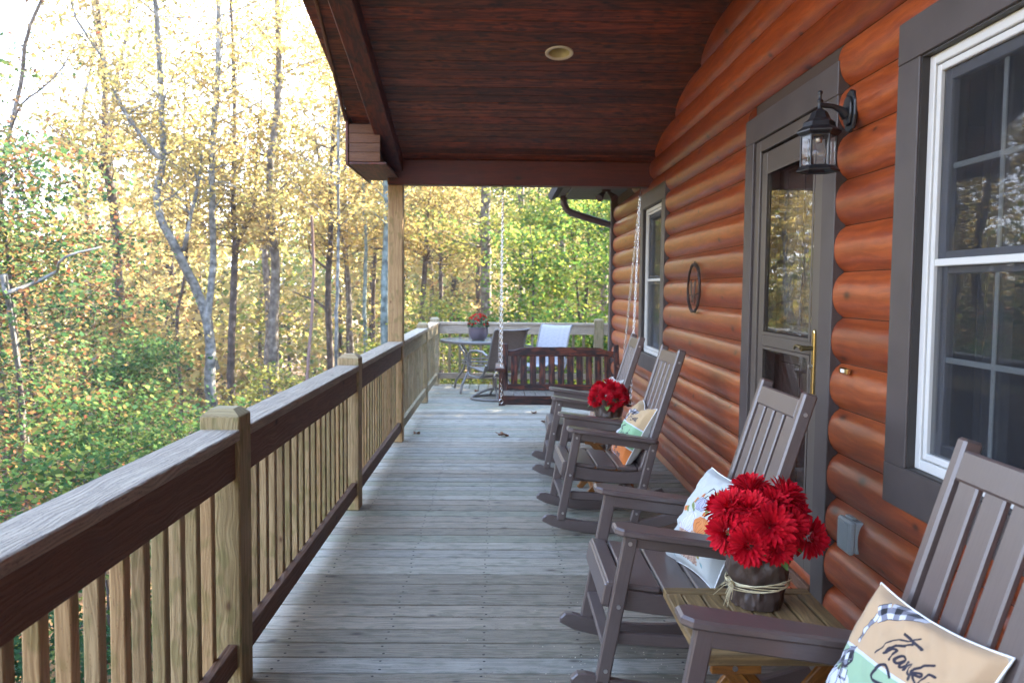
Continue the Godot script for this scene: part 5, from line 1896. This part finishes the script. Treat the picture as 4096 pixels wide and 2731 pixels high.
# ------------------------------------------------------------------ woods
const GOLD := [Color(0.47, 0.37, 0.13), Color(0.37, 0.28, 0.10), Color(0.51, 0.42, 0.17), Color(0.28, 0.21, 0.09), Color(0.30, 0.29, 0.09), Color(0.36, 0.23, 0.095)]
const LIME := [Color(0.19, 0.22, 0.055), Color(0.29, 0.27, 0.065), Color(0.13, 0.18, 0.05), Color(0.36, 0.28, 0.075), Color(0.09, 0.14, 0.04)]
const GREEN := [Color(0.040, 0.088, 0.030), Color(0.052, 0.110, 0.035), Color(0.075, 0.140, 0.045), Color(0.032, 0.072, 0.030), Color(0.13, 0.17, 0.05)]
const MAPLE := [Color(0.075, 0.16, 0.035), Color(0.10, 0.19, 0.04), Color(0.15, 0.24, 0.05), Color(0.055, 0.12, 0.035), Color(0.24, 0.28, 0.055), Color(0.34, 0.31, 0.06)]
const TURNING := [Color(0.05, 0.11, 0.04), Color(0.07, 0.14, 0.045), Color(0.30, 0.09, 0.05), Color(0.10, 0.17, 0.05), Color(0.06, 0.12, 0.05), Color(0.15, 0.16, 0.05), Color(0.04, 0.08, 0.04), Color(0.26, 0.14, 0.055)]
const BLUE := [Color(0.05, 0.11, 0.075), Color(0.08, 0.15, 0.11), Color(0.04, 0.085, 0.06), Color(0.11, 0.18, 0.14)]

func rdir() -> Vector3:
	return Vector3(rng.randfn(), rng.randfn(), rng.randfn()).normalized()

func leaves_at(m: MB, c: Vector3, n: int, spread: float, pal: Array, size: float) -> void:
	var shade: Color = pal[rng.randi() % pal.size()]
	for i in n:
		var p := c + Vector3(rng.randfn(), rng.randfn() * 0.5, rng.randfn()) * spread
		var col: Color = shade.lerp(pal[rng.randi() % pal.size()], 0.6) * rng.randf_range(0.8, 1.2)
		var d := rdir()
		d.y = d.y * 0.6 - 0.25
		var nn := (Vector3(rng.randfn() * 0.8, 1.0, rng.randfn() * 0.8)).normalized()
		d = (d - nn * d.dot(nn)).normalized()
		var l := size * rng.randf_range(0.55, 1.35)
		m.leaf(p, d, nn, l, l * 0.72, col)

# paths: [[points, r0, r1], ...], the first runs from the ground
func tree(called: String, label: String, cat: String, group: String, paths: Array, bark: Material, pal: Array, opt: Dictionary) -> void:
	var first: Array = paths[0]
	var p0: Vector3 = first[0][0]
	var p1: Vector3 = first[0][1]
	var gy := ground_y(p0.x, p0.z) - 0.1
	var foot := p0
	if gy < p0.y:
		foot = p0 + (p0 - p1).normalized() * minf((p0.y - gy), 3.0)
		foot = Vector3(foot.x, gy, foot.z)
	var T := thing(called, foot, label, cat, group)
	var wood := MB.new()
	var lf := MB.new()
	lf.use_c = true
	var size: float = opt.get("leaf", 0.12)
	var clump: int = opt.get("clump", 26)
	var spread: float = opt.get("spread", 0.32)
	var lowy: float = opt.get("low", -3.0)
	var blen: float = opt.get("blen", 2.4)
	var anchors := []
	for q in paths:
		var pts: Array = (q[0] as Array).duplicate()
		if q == first and gy < p0.y:
			pts.push_front(foot)
		var dense := []
		for i in pts.size() - 1:
			var pa: Vector3 = pts[maxi(i - 1, 0)]
			var pb: Vector3 = pts[i]
			var pc: Vector3 = pts[i + 1]
			var pd: Vector3 = pts[mini(i + 2, pts.size() - 1)]
			for s in 4:
				var w := pb.cubic_interpolate(pc, pa, pd, s / 4.0)
				dense.push_back(w + Vector3(rng.randfn(), 0, rng.randfn()) * 0.008)
		dense.push_back(pts[pts.size() - 1])
		var rad := []
		for i in dense.size():
			var f := float(i) / (dense.size() - 1)
			rad.push_back(1.3 * lerpf(q[1], q[2], f) * (1.0 + (0.5 * exp(-f * 25.0) if q == first else 0.0)) * rng.randf_range(0.95, 1.05))
		wood.tube(dense, rad, 8)
		for i in dense.size():
			if dense[i].y > lowy:
				anchors.push_back([dense[i], rad[i]])
		if opt.get("tips", true):
			for k in 2:
				leaves_at(lf, dense[dense.size() - 1] - Vector3(0, 0.5 * k, 0), clump, spread * 1.5, pal, size)
	var nb: int = opt.get("branches", 30)
	if anchors.size() == 0:
		nb = 0
	for b in nb:
		var A: Array = anchors[rng.randi() % anchors.size()]
		var st: Vector3 = A[0]
		var az := rng.randf() * TAU
		var el := rng.randf_range(-0.05, 0.75)
		var L := blen * rng.randf_range(0.45, 1.2)
		var d := Vector3(cos(az) * cos(el), sin(el), sin(az) * cos(el))
		var pts := [st]
		var p := st
		for s in 4:
			d = (d + rdir() * 0.28 + Vector3(0, 0.06, 0)).normalized()
			p += d * L * 0.25
			pts.push_back(p)
		var br: float = minf(A[1] * 0.35, 0.022) * 0.8 + 0.003
		wood.tube(pts, [br, br * 0.75, br * 0.5, br * 0.32, 0.003], 5, false, false)
		for s in range(1, 5):
			if rng.randf() < 0.8:
				var tw: Vector3 = pts[s] + rdir() * 0.22
				if s > 1 or rng.randf() < 0.4:
					leaves_at(lf, tw, int(clump * rng.randf_range(0.5, 1.2)), spread, pal, size)
	part(T, "trunk", wood.done(), bark, -foot)
	if lf.v.size() > 0:
		part(T, "crown", lf.done(), M.tree_leaf, -foot)

func path2(z: float, a: Array) -> Array:
	var o := []
	for i in a.size() / 2:
		o.push_back(Vector3(a[i * 2], a[i * 2 + 1], z + 0.25 * sin(i * 1.7)))
	return o

func sapling(called: String, label: String, cat: String, group: String, x: float, z: float, top: float, wide: float, pal: Array, leaf: float, dens: float, sd: int) -> void:
	# an understorey tree: slim stem, tiers of flat sprays
	rng.seed = sd
	var gy := ground_y(x, z)
	var T := thing(called, Vector3(x, gy, z), label, cat, group)
	var wood := MB.new()
	var lf := MB.new()
	lf.use_c = true
	var h := top - gy
	var stem := []
	var rad := []
	for i in 9:
		var f := i / 8.0
		stem.push_back(Vector3(0.25 * sin(f * 3.0 + sd), h * f, 0.25 * cos(f * 2.3 + sd) - 0.25))
		rad.push_back(lerpf(0.045, 0.010, f) * clampf(h / 5.0, 0.5, 1.5))
	wood.tube(stem, rad, 6)
	var nb := int(h * 5.0 * dens)
	for b in nb:
		var f := rng.randf_range(0.12, 1.0)
		var st: Vector3 = stem[0].lerp(stem[8], f)
		st.y = h * f
		var az := rng.randf() * TAU
		var L := wide * (0.35 + 0.65 * sin(PI * clampf(f * 0.8 + 0.15, 0, 1))) * rng.randf_range(0.5, 1.1)
		var d := Vector3(cos(az), rng.randf_range(-0.05, 0.35), sin(az))
		var pts := [st]
		var p := st
		for s in 4:
			d = (d + rdir() * 0.22).normalized()
			p += d * L * 0.25
			pts.push_back(p)
		wood.tube(pts, [0.012, 0.009, 0.006, 0.004, 0.002], 4, false, false)
		for s in range(1, 5):
			for k in 2:
				leaves_at(lf, pts[s] + Vector3(rng.randfn(), rng.randfn() * 0.3, rng.randfn()) * wide * 0.14, int(22 * rng.randf_range(0.6, 1.2)), wide * 0.13, pal, leaf)
	part(T, "trunk", wood.done(), M.bark_dark)
	part(T, "crown", lf.done(), M.tree_leaf)

func build_forest() -> void:
	rng.seed = 101
	var G := "autumn trees in the woods beyond the railing"
	var g_opt := {"branches": 56, "low": 2.2, "leaf": 0.115, "clump": 44, "blen": 2.8, "spread": 0.25}
	var sparse := {"branches": 34, "low": 2.6, "leaf": 0.11, "clump": 36, "blen": 2.0, "spread": 0.24}
	tree("autumn_tree", "thin leaning tree with violet grey stem at the upper left corner", "tree", G, [[path2(-20.0, [-11.75, -3.0, -11.70, 2.28, -11.60, 4.43, -11.29, 6.15, -10.92, 7.18, -10.47, 8.04, -10.19, 8.88, -9.9, 10.2]), 0.06, 0.016], [path2(-20.0, [-11.5, 4.9, -11.0, 5.6, -10.4, 6.3, -9.9, 7.2]), 0.026, 0.01]], M.bark, TURNING, {"branches": 16, "low": 4.0, "leaf": 0.10, "clump": 14, "blen": 1.6, "spread": 0.3})
	tree("autumn_tree", "dark straight tree forking left high up, left of the leaning twin trunk", "tree", G, [[path2(-24.0, [-10.87, -5.42, -10.84, -1.07, -10.86, 1.42, -10.90, 2.82, -10.97, 4.57, -11.05, 4.99, -11.14, 6.50, -11.18, 8.01, -11.17, 10.05, -11.1, 12.0]), 0.13, 0.04], [path2(-24.0, [-11.0, 4.6, -11.5, 5.1, -12.1, 5.4, -12.9, 6.1]), 0.045, 0.015]], M.bark_dark, GOLD, g_opt)
	tree("twin_trunk_tree", "tall twin trunk tree, one stem leaning left and one pale stem upright", "tree", G, [[path2(-21.0, [-7.04, -2.31, -7.12, -1.11, -7.24, 0.33, -7.56, 1.25, -7.95, 2.36, -8.39, 3.46, -8.37, 4.68, -8.39, 6.61, -8.31, 8.40, -8.25, 9.88, -8.2, 12.0]), 0.118, 0.032], [path2(-21.2, [-7.14, -0.6, -7.25, 0.31, -7.26, 1.44, -7.25, 2.38, -7.13, 3.63, -7.08, 5.11, -7.05, 6.70, -6.99, 9.72, -6.95, 12.0]), 0.078, 0.042], [path2(-21.0, [-8.37, 4.56, -8.85, 5.28, -9.38, 6.00, -9.84, 7.07, -10.25, 7.84, -10.41, 8.61]), 0.05, 0.018], [path2(-21.0, [-7.83, 2.36, -7.63, 2.80, -7.53, 3.72, -7.46, 4.51, -7.35, 5.30]), 0.047, 0.02]], M.bark_pale, GOLD, {"branches": 104, "low": 3.0, "leaf": 0.115, "clump": 44, "blen": 2.8, "spread": 0.26})
	tree("autumn_tree", "dark tree dividing in a narrow fork, right of the twin trunk", "tree", G, [[path2(-23.0, [-7.26, -2.67, -7.26, -0.94, -7.25, 1.45, -7.25, 2.56, -7.18, 3.27, -7.13, 4.48, -7.21, 6.27, -7.23, 7.78, -7.2, 10.0]), 0.09, 0.028], [path2(-23.0, [-7.24, 2.40, -6.88, 3.00, -6.71, 3.54, -6.68, 4.48, -6.48, 5.95]), 0.051, 0.02]], M.bark_dark, GOLD, g_opt)
	tree("autumn_tree", "straight grey trunk in the middle of the woods, without a fork", "tree", G, [[path2(-22.0, [-5.80, -2.48, -5.84, -0.83, -5.87, 1.13, -5.91, 2.43, -5.93, 3.40, -5.87, 4.74, -5.78, 6.26, -5.74, 7.65, -5.70, 10.02, -5.7, 12.0]), 0.115, 0.045]], M.bark, GOLD, g_opt)
	tree("dead_snag", "bare reddish dead pole standing among the trees", "dead tree", "", [[path2(-17.0, [-3.85, -1.5, -3.84, -0.61, -3.82, 0.71, -3.79, 1.97, -3.75, 2.89]), 0.032, 0.022]], M.snag, GOLD, {"branches": 0, "tips": false})
	tree("autumn_tree", "dark trunk with bare limbs to the left, right of the reddish pole", "tree", G, [[path2(-25.0, [-4.99, -1.88, -5.01, 0.36, -5.08, 1.84, -5.03, 3.31, -5.00, 4.04, -4.90, 5.50, -4.78, 7.66, -4.7, 9.5]), 0.09, 0.03], [path2(-25.0, [-5.02, 0.7, -5.4, 1.1, -5.8, 1.2, -6.2, 1.35]), 0.04, 0.012], [path2(-25.0, [-5.06, 2.0, -5.5, 2.4, -5.7, 2.9]), 0.035, 0.012]], M.bark_dark, GOLD, g_opt)
	tree("autumn_tree", "slender pale birch-like stem beside the dark trunk with bare limbs", "tree", G, [[path2(-19.0, [-3.66, -1.08, -3.63, 0.63, -3.65, 1.64, -3.67, 2.87, -3.59, 3.98, -3.56, 5.63, -3.52, 7.26, -3.5, 8.5]), 0.038, 0.018]], M.bark_pale, GOLD, sparse)
	tree("autumn_tree", "grey trunk curving left at the top, just left of the lichen covered trunk", "tree", G, [[path2(-27.0, [-4.72, -1.82, -4.75, 0.28, -4.83, 1.48, -5.01, 2.67, -5.18, 3.78, -5.57, 4.72, -5.9, 6.2]), 0.078, 0.025]], M.bark, GOLD, g_opt)
	tree("autumn_tree", "thin grey stem between the curved trunk and the tall porch post", "tree", G, [[path2(-24.0, [-3.77, -1.45, -3.80, 0.77, -3.82, 2.54, -3.86, 3.39, -3.90, 5.34, -3.9, 8.0]), 0.055, 0.022]], M.bark_lichen, GOLD, sparse)
	tree("autumn_tree", "thin dark far stem left of the lichen covered trunk", "tree", G, [[path2(-30.0, [-4.46, -2.18, -4.47, 1.04, -4.43, 2.82, -4.39, 5.45, -4.3, 9.0]), 0.07, 0.03]], M.bark_dark, GOLD, g_opt)
	tree("autumn_tree", "blue grey lichen covered trunk close to the left of the tall porch post", "tree", G, [[path2(-20.0, [-2.71, -0.96, -2.69, 1.19, -2.67, 2.96, -2.72, 4.12, -2.75, 5.86, -2.78, 7.58, -2.8, 9.5]), 0.088, 0.045]], M.bark_lichen, GOLD, sparse)
	tree("autumn_tree", "dark forked tree just right of the tall porch post", "tree", G, [[path2(-26.0, [-2.37, -1.68, -2.36, 0.73, -2.31, 2.27, -2.27, 3.19, -2.20, 4.33, -2.13, 5.69, -2.0, 8.0]), 0.076, 0.028], [path2(-26.0, [-2.31, 2.3, -2.15, 2.6, -2.1, 3.2, -2.0, 4.2]), 0.035, 0.015]], M.bark_dark, GOLD, g_opt)
	tree("autumn_tree", "dark slim stem right of the forked tree, above the corner post", "tree", G, [[path2(-30.0, [-2.05, -2.16, -2.07, 1.51, -2.11, 2.84, -2.16, 4.60, -2.23, 6.34, -2.2, 9.0]), 0.07, 0.03]], M.bark_dark, GOLD, g_opt)
	tree("autumn_tree", "thick grey trunk behind the left swing chain", "tree", G, [[path2(-24.0, [-0.33, -1.42, -0.39, 1.87, -0.43, 3.28, -0.41, 5.38, -0.39, 7.46, -0.35, 10.5]), 0.135, 0.085]], M.bark, LIME, g_opt)
	tree("autumn_tree", "straight mid grey trunk seen below the porch girder, right of the thick trunk", "tree", G, [[path2(-30.0, [0.81, -2.14, 0.79, 0.20, 0.74, 4.63, 0.68, 5.94, 0.66, 8.12, 0.6, 11.0]), 0.098, 0.06]], M.bark, LIME, g_opt)
	tree("autumn_tree", "grey stem behind the downspout among green leaves", "tree", G, [[path2(-28.0, [2.04, -1.38, 2.03, 2.79, 1.98, 4.02, 1.95, 6.07, 1.9, 9.0]), 0.075, 0.045]], M.bark, MAPLE, sparse)
	tree("autumn_tree", "grey trunk nearest the house corner, behind green leaves", "tree", G, [[path2(-30.0, [3.71, -1.12, 3.67, 2.90, 3.53, 4.66, 3.49, 7.28, 3.4, 11.0]), 0.11, 0.06]], M.bark, MAPLE, sparse)
	tree("autumn_tree", "slim stem among green leaves below the eave", "tree", G, [[path2(-22.0, [2.13, -0.77, 2.29, 1.99, 2.31, 3.16, 2.32, 4.45, 2.3, 6.5]), 0.05, 0.022]], M.bark_dark, MAPLE, sparse)
	tree("autumn_tree", "dark stem behind the lower left leaves, left of the twin trunk", "tree", G, [[path2(-26.0, [-9.83, -2.05, -9.84, 0.28, -9.70, 1.81, -9.64, 3.34, -9.58, 4.85, -9.5, 8.0]), 0.05, 0.02]], M.bark_dark, GOLD, g_opt)
	tree("fallen_limb", "bare pale broken limb slanting through the leaves at far left", "limb", "", [[path2(-12.0, [-6.95, 1.25, -6.85, 1.34, -6.64, 1.48, -6.39, 1.66, -6.18, 1.75, -5.96, 1.89, -5.70, 2.02]), 0.030, 0.010]], M.bark_pale, GOLD, {"branches": 0, "tips": false, "hang": true})
	# more trees farther back and on the left, out of view or between the named ones
	var extra := [[-15.0, -22.0], [-13.5, -30.0], [-9.0, -33.0], [-6.4, -36.0], [-3.2, -38.0], [-0.8, -35.0], [1.8, -38.0], [4.8, -36.0], [-17.0, -35.0], [-12.0, -16.0], [-13.0, -10.0], [-17.0, -13.0], [-15.0, -6.0], [-20.0, -8.0], [-14.0, 1.0], [-16.0, -18.0], [6.5, -20.0], [8.5, -17.0], [7.5, -25.0], [5.0, -17.5], [11.0, -20.0], [10.5, -14.5], [13.0, -24.0], [13.5, -17.0], [4.2, -24.0], [-8.0, -42.0], [-12.5, -44.0], [3.9, -14.3], [5.6, -13.2], [7.4, -14.6], [9.5, -16.5]]
	var names := ["tall golden tree far left beyond the leaning stem", "golden tree behind the dark straight tree", "golden tree far behind the twin trunk", "golden tree far behind the straight grey trunk", "golden tree far behind the pale stem", "yellow green tree far behind the thick trunk", "yellow green tree far behind the mid grey trunk", "green tree far behind the house corner", "golden tree on the far left slope", "turning tree below the left railing, near the frame edge", "golden tree opposite the log wall, mirrored in the storm door", "second golden tree opposite the log wall, farther down the slope", "golden tree opposite the big window", "second golden tree opposite the big window", "golden tree behind the viewer on the slope", "turning tree at the left frame edge", "green tree beyond the house corner", "green tree right of the far railing, shading the deck", "green tree far right shading the deck", "green tree close behind the far railing on the right", "tall green tree at the far right of the yard", "tall green tree close to the house end", "green tree far back on the right", "green tree right of the house end", "green tree behind the blue shrub", "gold tree in the far valley", "second gold tree in the far valley", "bushy green tree just past the house corner, shading the patio set", "bushy green tree hidden behind the house end", "third green tree hidden behind the house end", "fourth green tree hidden behind the house end"]
	for i in extra.size():
		rng.seed = 300 + i
		var e: Array = extra[i]
		var x: float = e[0]
		var z: float = e[1]
		var gy := ground_y(x, z)
		var right: bool = x > 1.0
		var pal: Array = (MAPLE if z > -30.0 else LIME) if right else (TURNING if i in [9, 15] else GOLD)
		var h := rng.randf_range(12.0, 16.0) if right else rng.randf_range(18.0, 24.0)
		var pts := []
		for k in 8:
			pts.push_back(Vector3(x + rng.randfn() * 0.12 * k * 0.4, gy + h * k / 7.0, z + rng.randfn() * 0.12))
		tree("autumn_tree", names[i], "tree", G, [[pts, rng.randf_range(0.09, 0.15), 0.03]], M.bark if i % 2 == 0 else M.bark_dark, pal, {"branches": 70 if right else 64, "low": -1.0, "leaf": 0.13, "clump": 40, "blen": 2.8, "spread": 0.28})
	# understorey
	var U := "small leafy trees under the tall ones"
	sapling("young_maple", "green and red turning maple filling the left edge above the railing", "small tree", U, -7.3, -12.2, 3.6, 2.3, TURNING, 0.090, 2.1, 1)
	sapling("young_maple", "dark green small tree at the left edge below the white sky", "small tree", U, -9.6, -17.0, 4.3, 2.6, [GREEN[0], GREEN[1], GREEN[3], TURNING[2], GREEN[3]], 0.101, 2.0, 2)
	sapling("young_maple", "bright green small tree left of centre above the near railing", "small tree", U, -5.9, -13.2, -0.3, 1.9, [GREEN[1], GREEN[2], GREEN[0], GREEN[1], LIME[0]], 0.086, 2.0, 3)
	sapling("young_maple", "deep green sapling at the foot of the twin trunk", "small tree", U, -7.6, -17.6, 0.3, 1.7, GREEN, 0.094, 2.0, 4)
	sapling("young_maple", "small dark green tree low at the left edge", "small tree", U, -6.1, -9.2, -0.3, 1.6, [GREEN[0], GREEN[1], GREEN[3], GREEN[2], TURNING[2]], 0.078, 1.8, 5)
	sapling("young_maple", "dark bush below the near railing, seen between the balusters", "bush", U, -3.6, -5.2, -0.9, 1.3, [GREEN[0], GREEN[3], GREEN[3]], 0.070, 2.2, 6)
	sapling("young_maple", "small green tree below the railing behind the second post", "small tree", U, -4.3, -8.4, -0.5, 1.5, [GREEN[0], GREEN[1], LIME[0]], 0.078, 2.0, 7)
	sapling("young_maple", "lime yellow sapling in front of the straight grey trunk", "small tree", U, -5.2, -19.5, -0.6, 1.7, LIME, 0.094, 1.6, 8)
	sapling("young_maple", "lime yellow sapling near the reddish pole", "small tree", U, -3.0, -22.0, -0.4, 1.8, LIME, 0.094, 1.6, 9)
	sapling("young_maple", "golden sapling between the left edge and the twin trunk", "small tree", U, -9.0, -20.0, 1.0, 2.0, GOLD, 0.094, 1.6, 10)
	sapling("young_maple", "yellow green sapling behind the tall porch post", "small tree", U, -1.8, -20.5, 1.1, 1.9, LIME, 0.094, 1.7, 11)
	sapling("young_maple", "green maple spray behind the left swing chain", "small tree", U, 0.5, -18.5, 2.9, 1.7, MAPLE, 0.101, 1.44, 12)
	sapling("young_maple", "broad green maple in the middle of the gap under the girder", "small tree", U, 1.7, -20.0, 3.6, 2.0, MAPLE, 0.109, 1.44, 13)
	sapling("young_maple", "green maple against the house corner below the downspout", "small tree", U, 2.9, -17.0, 3.4, 1.7, MAPLE, 0.101, 1.51, 14)
	sapling("young_maple", "low bright green sapling behind the far railing", "small tree", U, 1.2, -16.5, 0.9, 1.4, MAPLE, 0.086, 1.44, 15)
	sapling("young_maple", "low yellow green sapling behind the patio table", "small tree", U, -0.6, -17.5, 0.6, 1.5, LIME, 0.086, 1.8, 16)
	sapling("young_maple", "green tree shading the deck beyond the house end", "small tree", U, 5.2, -15.8, 5.0, 2.6, GREEN, 0.117, 1.8, 17)
	sapling("young_maple", "second green tree shading the deck beyond the house end", "small tree", U, 7.0, -18.5, 6.0, 3.0, GREEN, 0.125, 1.6, 18)
	sapling("young_maple", "broad bushy green tree hugging the corner of the far deck, shading it", "small tree", U, 4.5, -13.9, 6.0, 2.3, MAPLE, 0.12, 2.4, 19)
	# blue green shrub with long leaves behind the far railing
	rng.seed = 77
	var sx := Vector3(1.55, ground_y(1.55, -15.0), -15.0)
	var S := thing("laurel_shrub", sx, "blue green shrub with long narrow leaves behind the far railing at the house corner", "shrub")
	var wood := MB.new()
	var lf := MB.new()
	lf.use_c = true
	for b in 90:
		var az := rng.randf() * TAU
		var tip := Vector3(cos(az) * rng.randf_range(0.1, 1.0), rng.randf_range(0.8, 2.45), sin(az) * rng.randf_range(0.1, 0.8))
		tip.x *= 1.0 - 0.25 * maxf(0.0, tip.y - 1.7)
		wood.tube([Vector3(cos(az) * 0.1, 0, sin(az) * 0.1), tip * 0.5 + Vector3(0, 0.15, 0), tip], [0.014, 0.009, 0.004], 4, false, false)
		for k in 7:
			var c := tip - Vector3(tip.x * 0.07, 0.11, tip.z * 0.07) * k
			for i in 7:
				var a := rng.randf() * TAU
				var d := Vector3(cos(a), rng.randf_range(-0.5, 0.25), sin(a)).normalized()
				lf.leaf(c, d, (Vector3.UP + d * 0.4 + rdir() * 0.3).normalized(), rng.randf_range(0.10, 0.15), 0.032, (BLUE[rng.randi() % BLUE.size()] as Color) * rng.randf_range(0.8, 1.25))
	part(S, "stems", wood.done(), M.bark_dark)
	part(S, "foliage", lf.done(), M.tree_leaf)
	# the far wood, one mass
	var kinds := [[GOLD, 0.34, "far_wood"], [LIME, 0.34, "far_wood"], [[GOLD[0], GOLD[2], GOLD[5], TURNING[3]], 0.36, "far_wood"]]
	for k in kinds.size():
		rng.seed = 900 + k
		var cm := MB.new()
		cm.use_c = true
		for q in 46:
			var c := Vector3(rng.randfn() * 1.5, rng.randf_range(-5.0, 6.5), rng.randfn() * 1.5)
			c.x *= 1.15 - absf(c.y - 1.0) * 0.10
			leaves_at(cm, c, 40, 0.75, kinds[k][0], kinds[k][1])
		var am := cm.done()
		var tw := MB.new()
		tw.tube([Vector3(0, -9, 0), Vector3(0.1, -3, 0), Vector3(-0.1, 2, 0.1), Vector3(0, 6.5, 0)], [0.17, 0.14, 0.09, 0.02], 6)
		for q in 8:
			var b0 := Vector3(0, rng.randf_range(-4, 4), 0)
			var d := Vector3(rng.randfn(), 0.6, rng.randfn()).normalized()
			tw.tube([b0, b0 + d * 1.2, b0 + d * 2.4 + Vector3(0, 0.3, 0)], [0.05, 0.03, 0.01], 4, false, false)
		am.add_surface_from_arrays(Mesh.PRIMITIVE_TRIANGLES, tw.arrays())
		am.surface_set_material(0, M.tree_leaf)
		am.surface_set_material(1, M.bark_dark)
		var where := []
		while where.size() < 150:
			var a := rng.randf_range(-2.9, 0.75)
			var r := rng.randf_range(38.0, 100.0)
			var p := Vector3(sin(a) * r, 0, -cos(a) * r)
			if p.x > -9.0 and p.z > -30.0:
				continue
			where.push_back(p)
		var mm := MultiMesh.new()
		mm.transform_format = MultiMesh.TRANSFORM_3D
		mm.mesh = am
		mm.instance_count = where.size()
		for i in where.size():
			var p: Vector3 = where[i]
			var s := rng.randf_range(0.8, 1.25)
			p.y = ground_y(p.x, p.z) + 6.5 * s
			mm.set_instance_transform(i, Transform3D(Basis(Vector3.UP, rng.randf() * TAU).scaled(Vector3(s, s * rng.randf_range(0.9, 1.15), s)), p))
		var mi := MultiMeshInstance3D.new()
		mi.name = numbered("far_wood")
		mi.multimesh = mm
		add_child(mi)
		mi.set_meta("kind", "stuff")
		tag(mi, ["distant golden woods across the valley", "distant yellow green woods across the valley", "distant orange woods across the valley"][k], "woods")
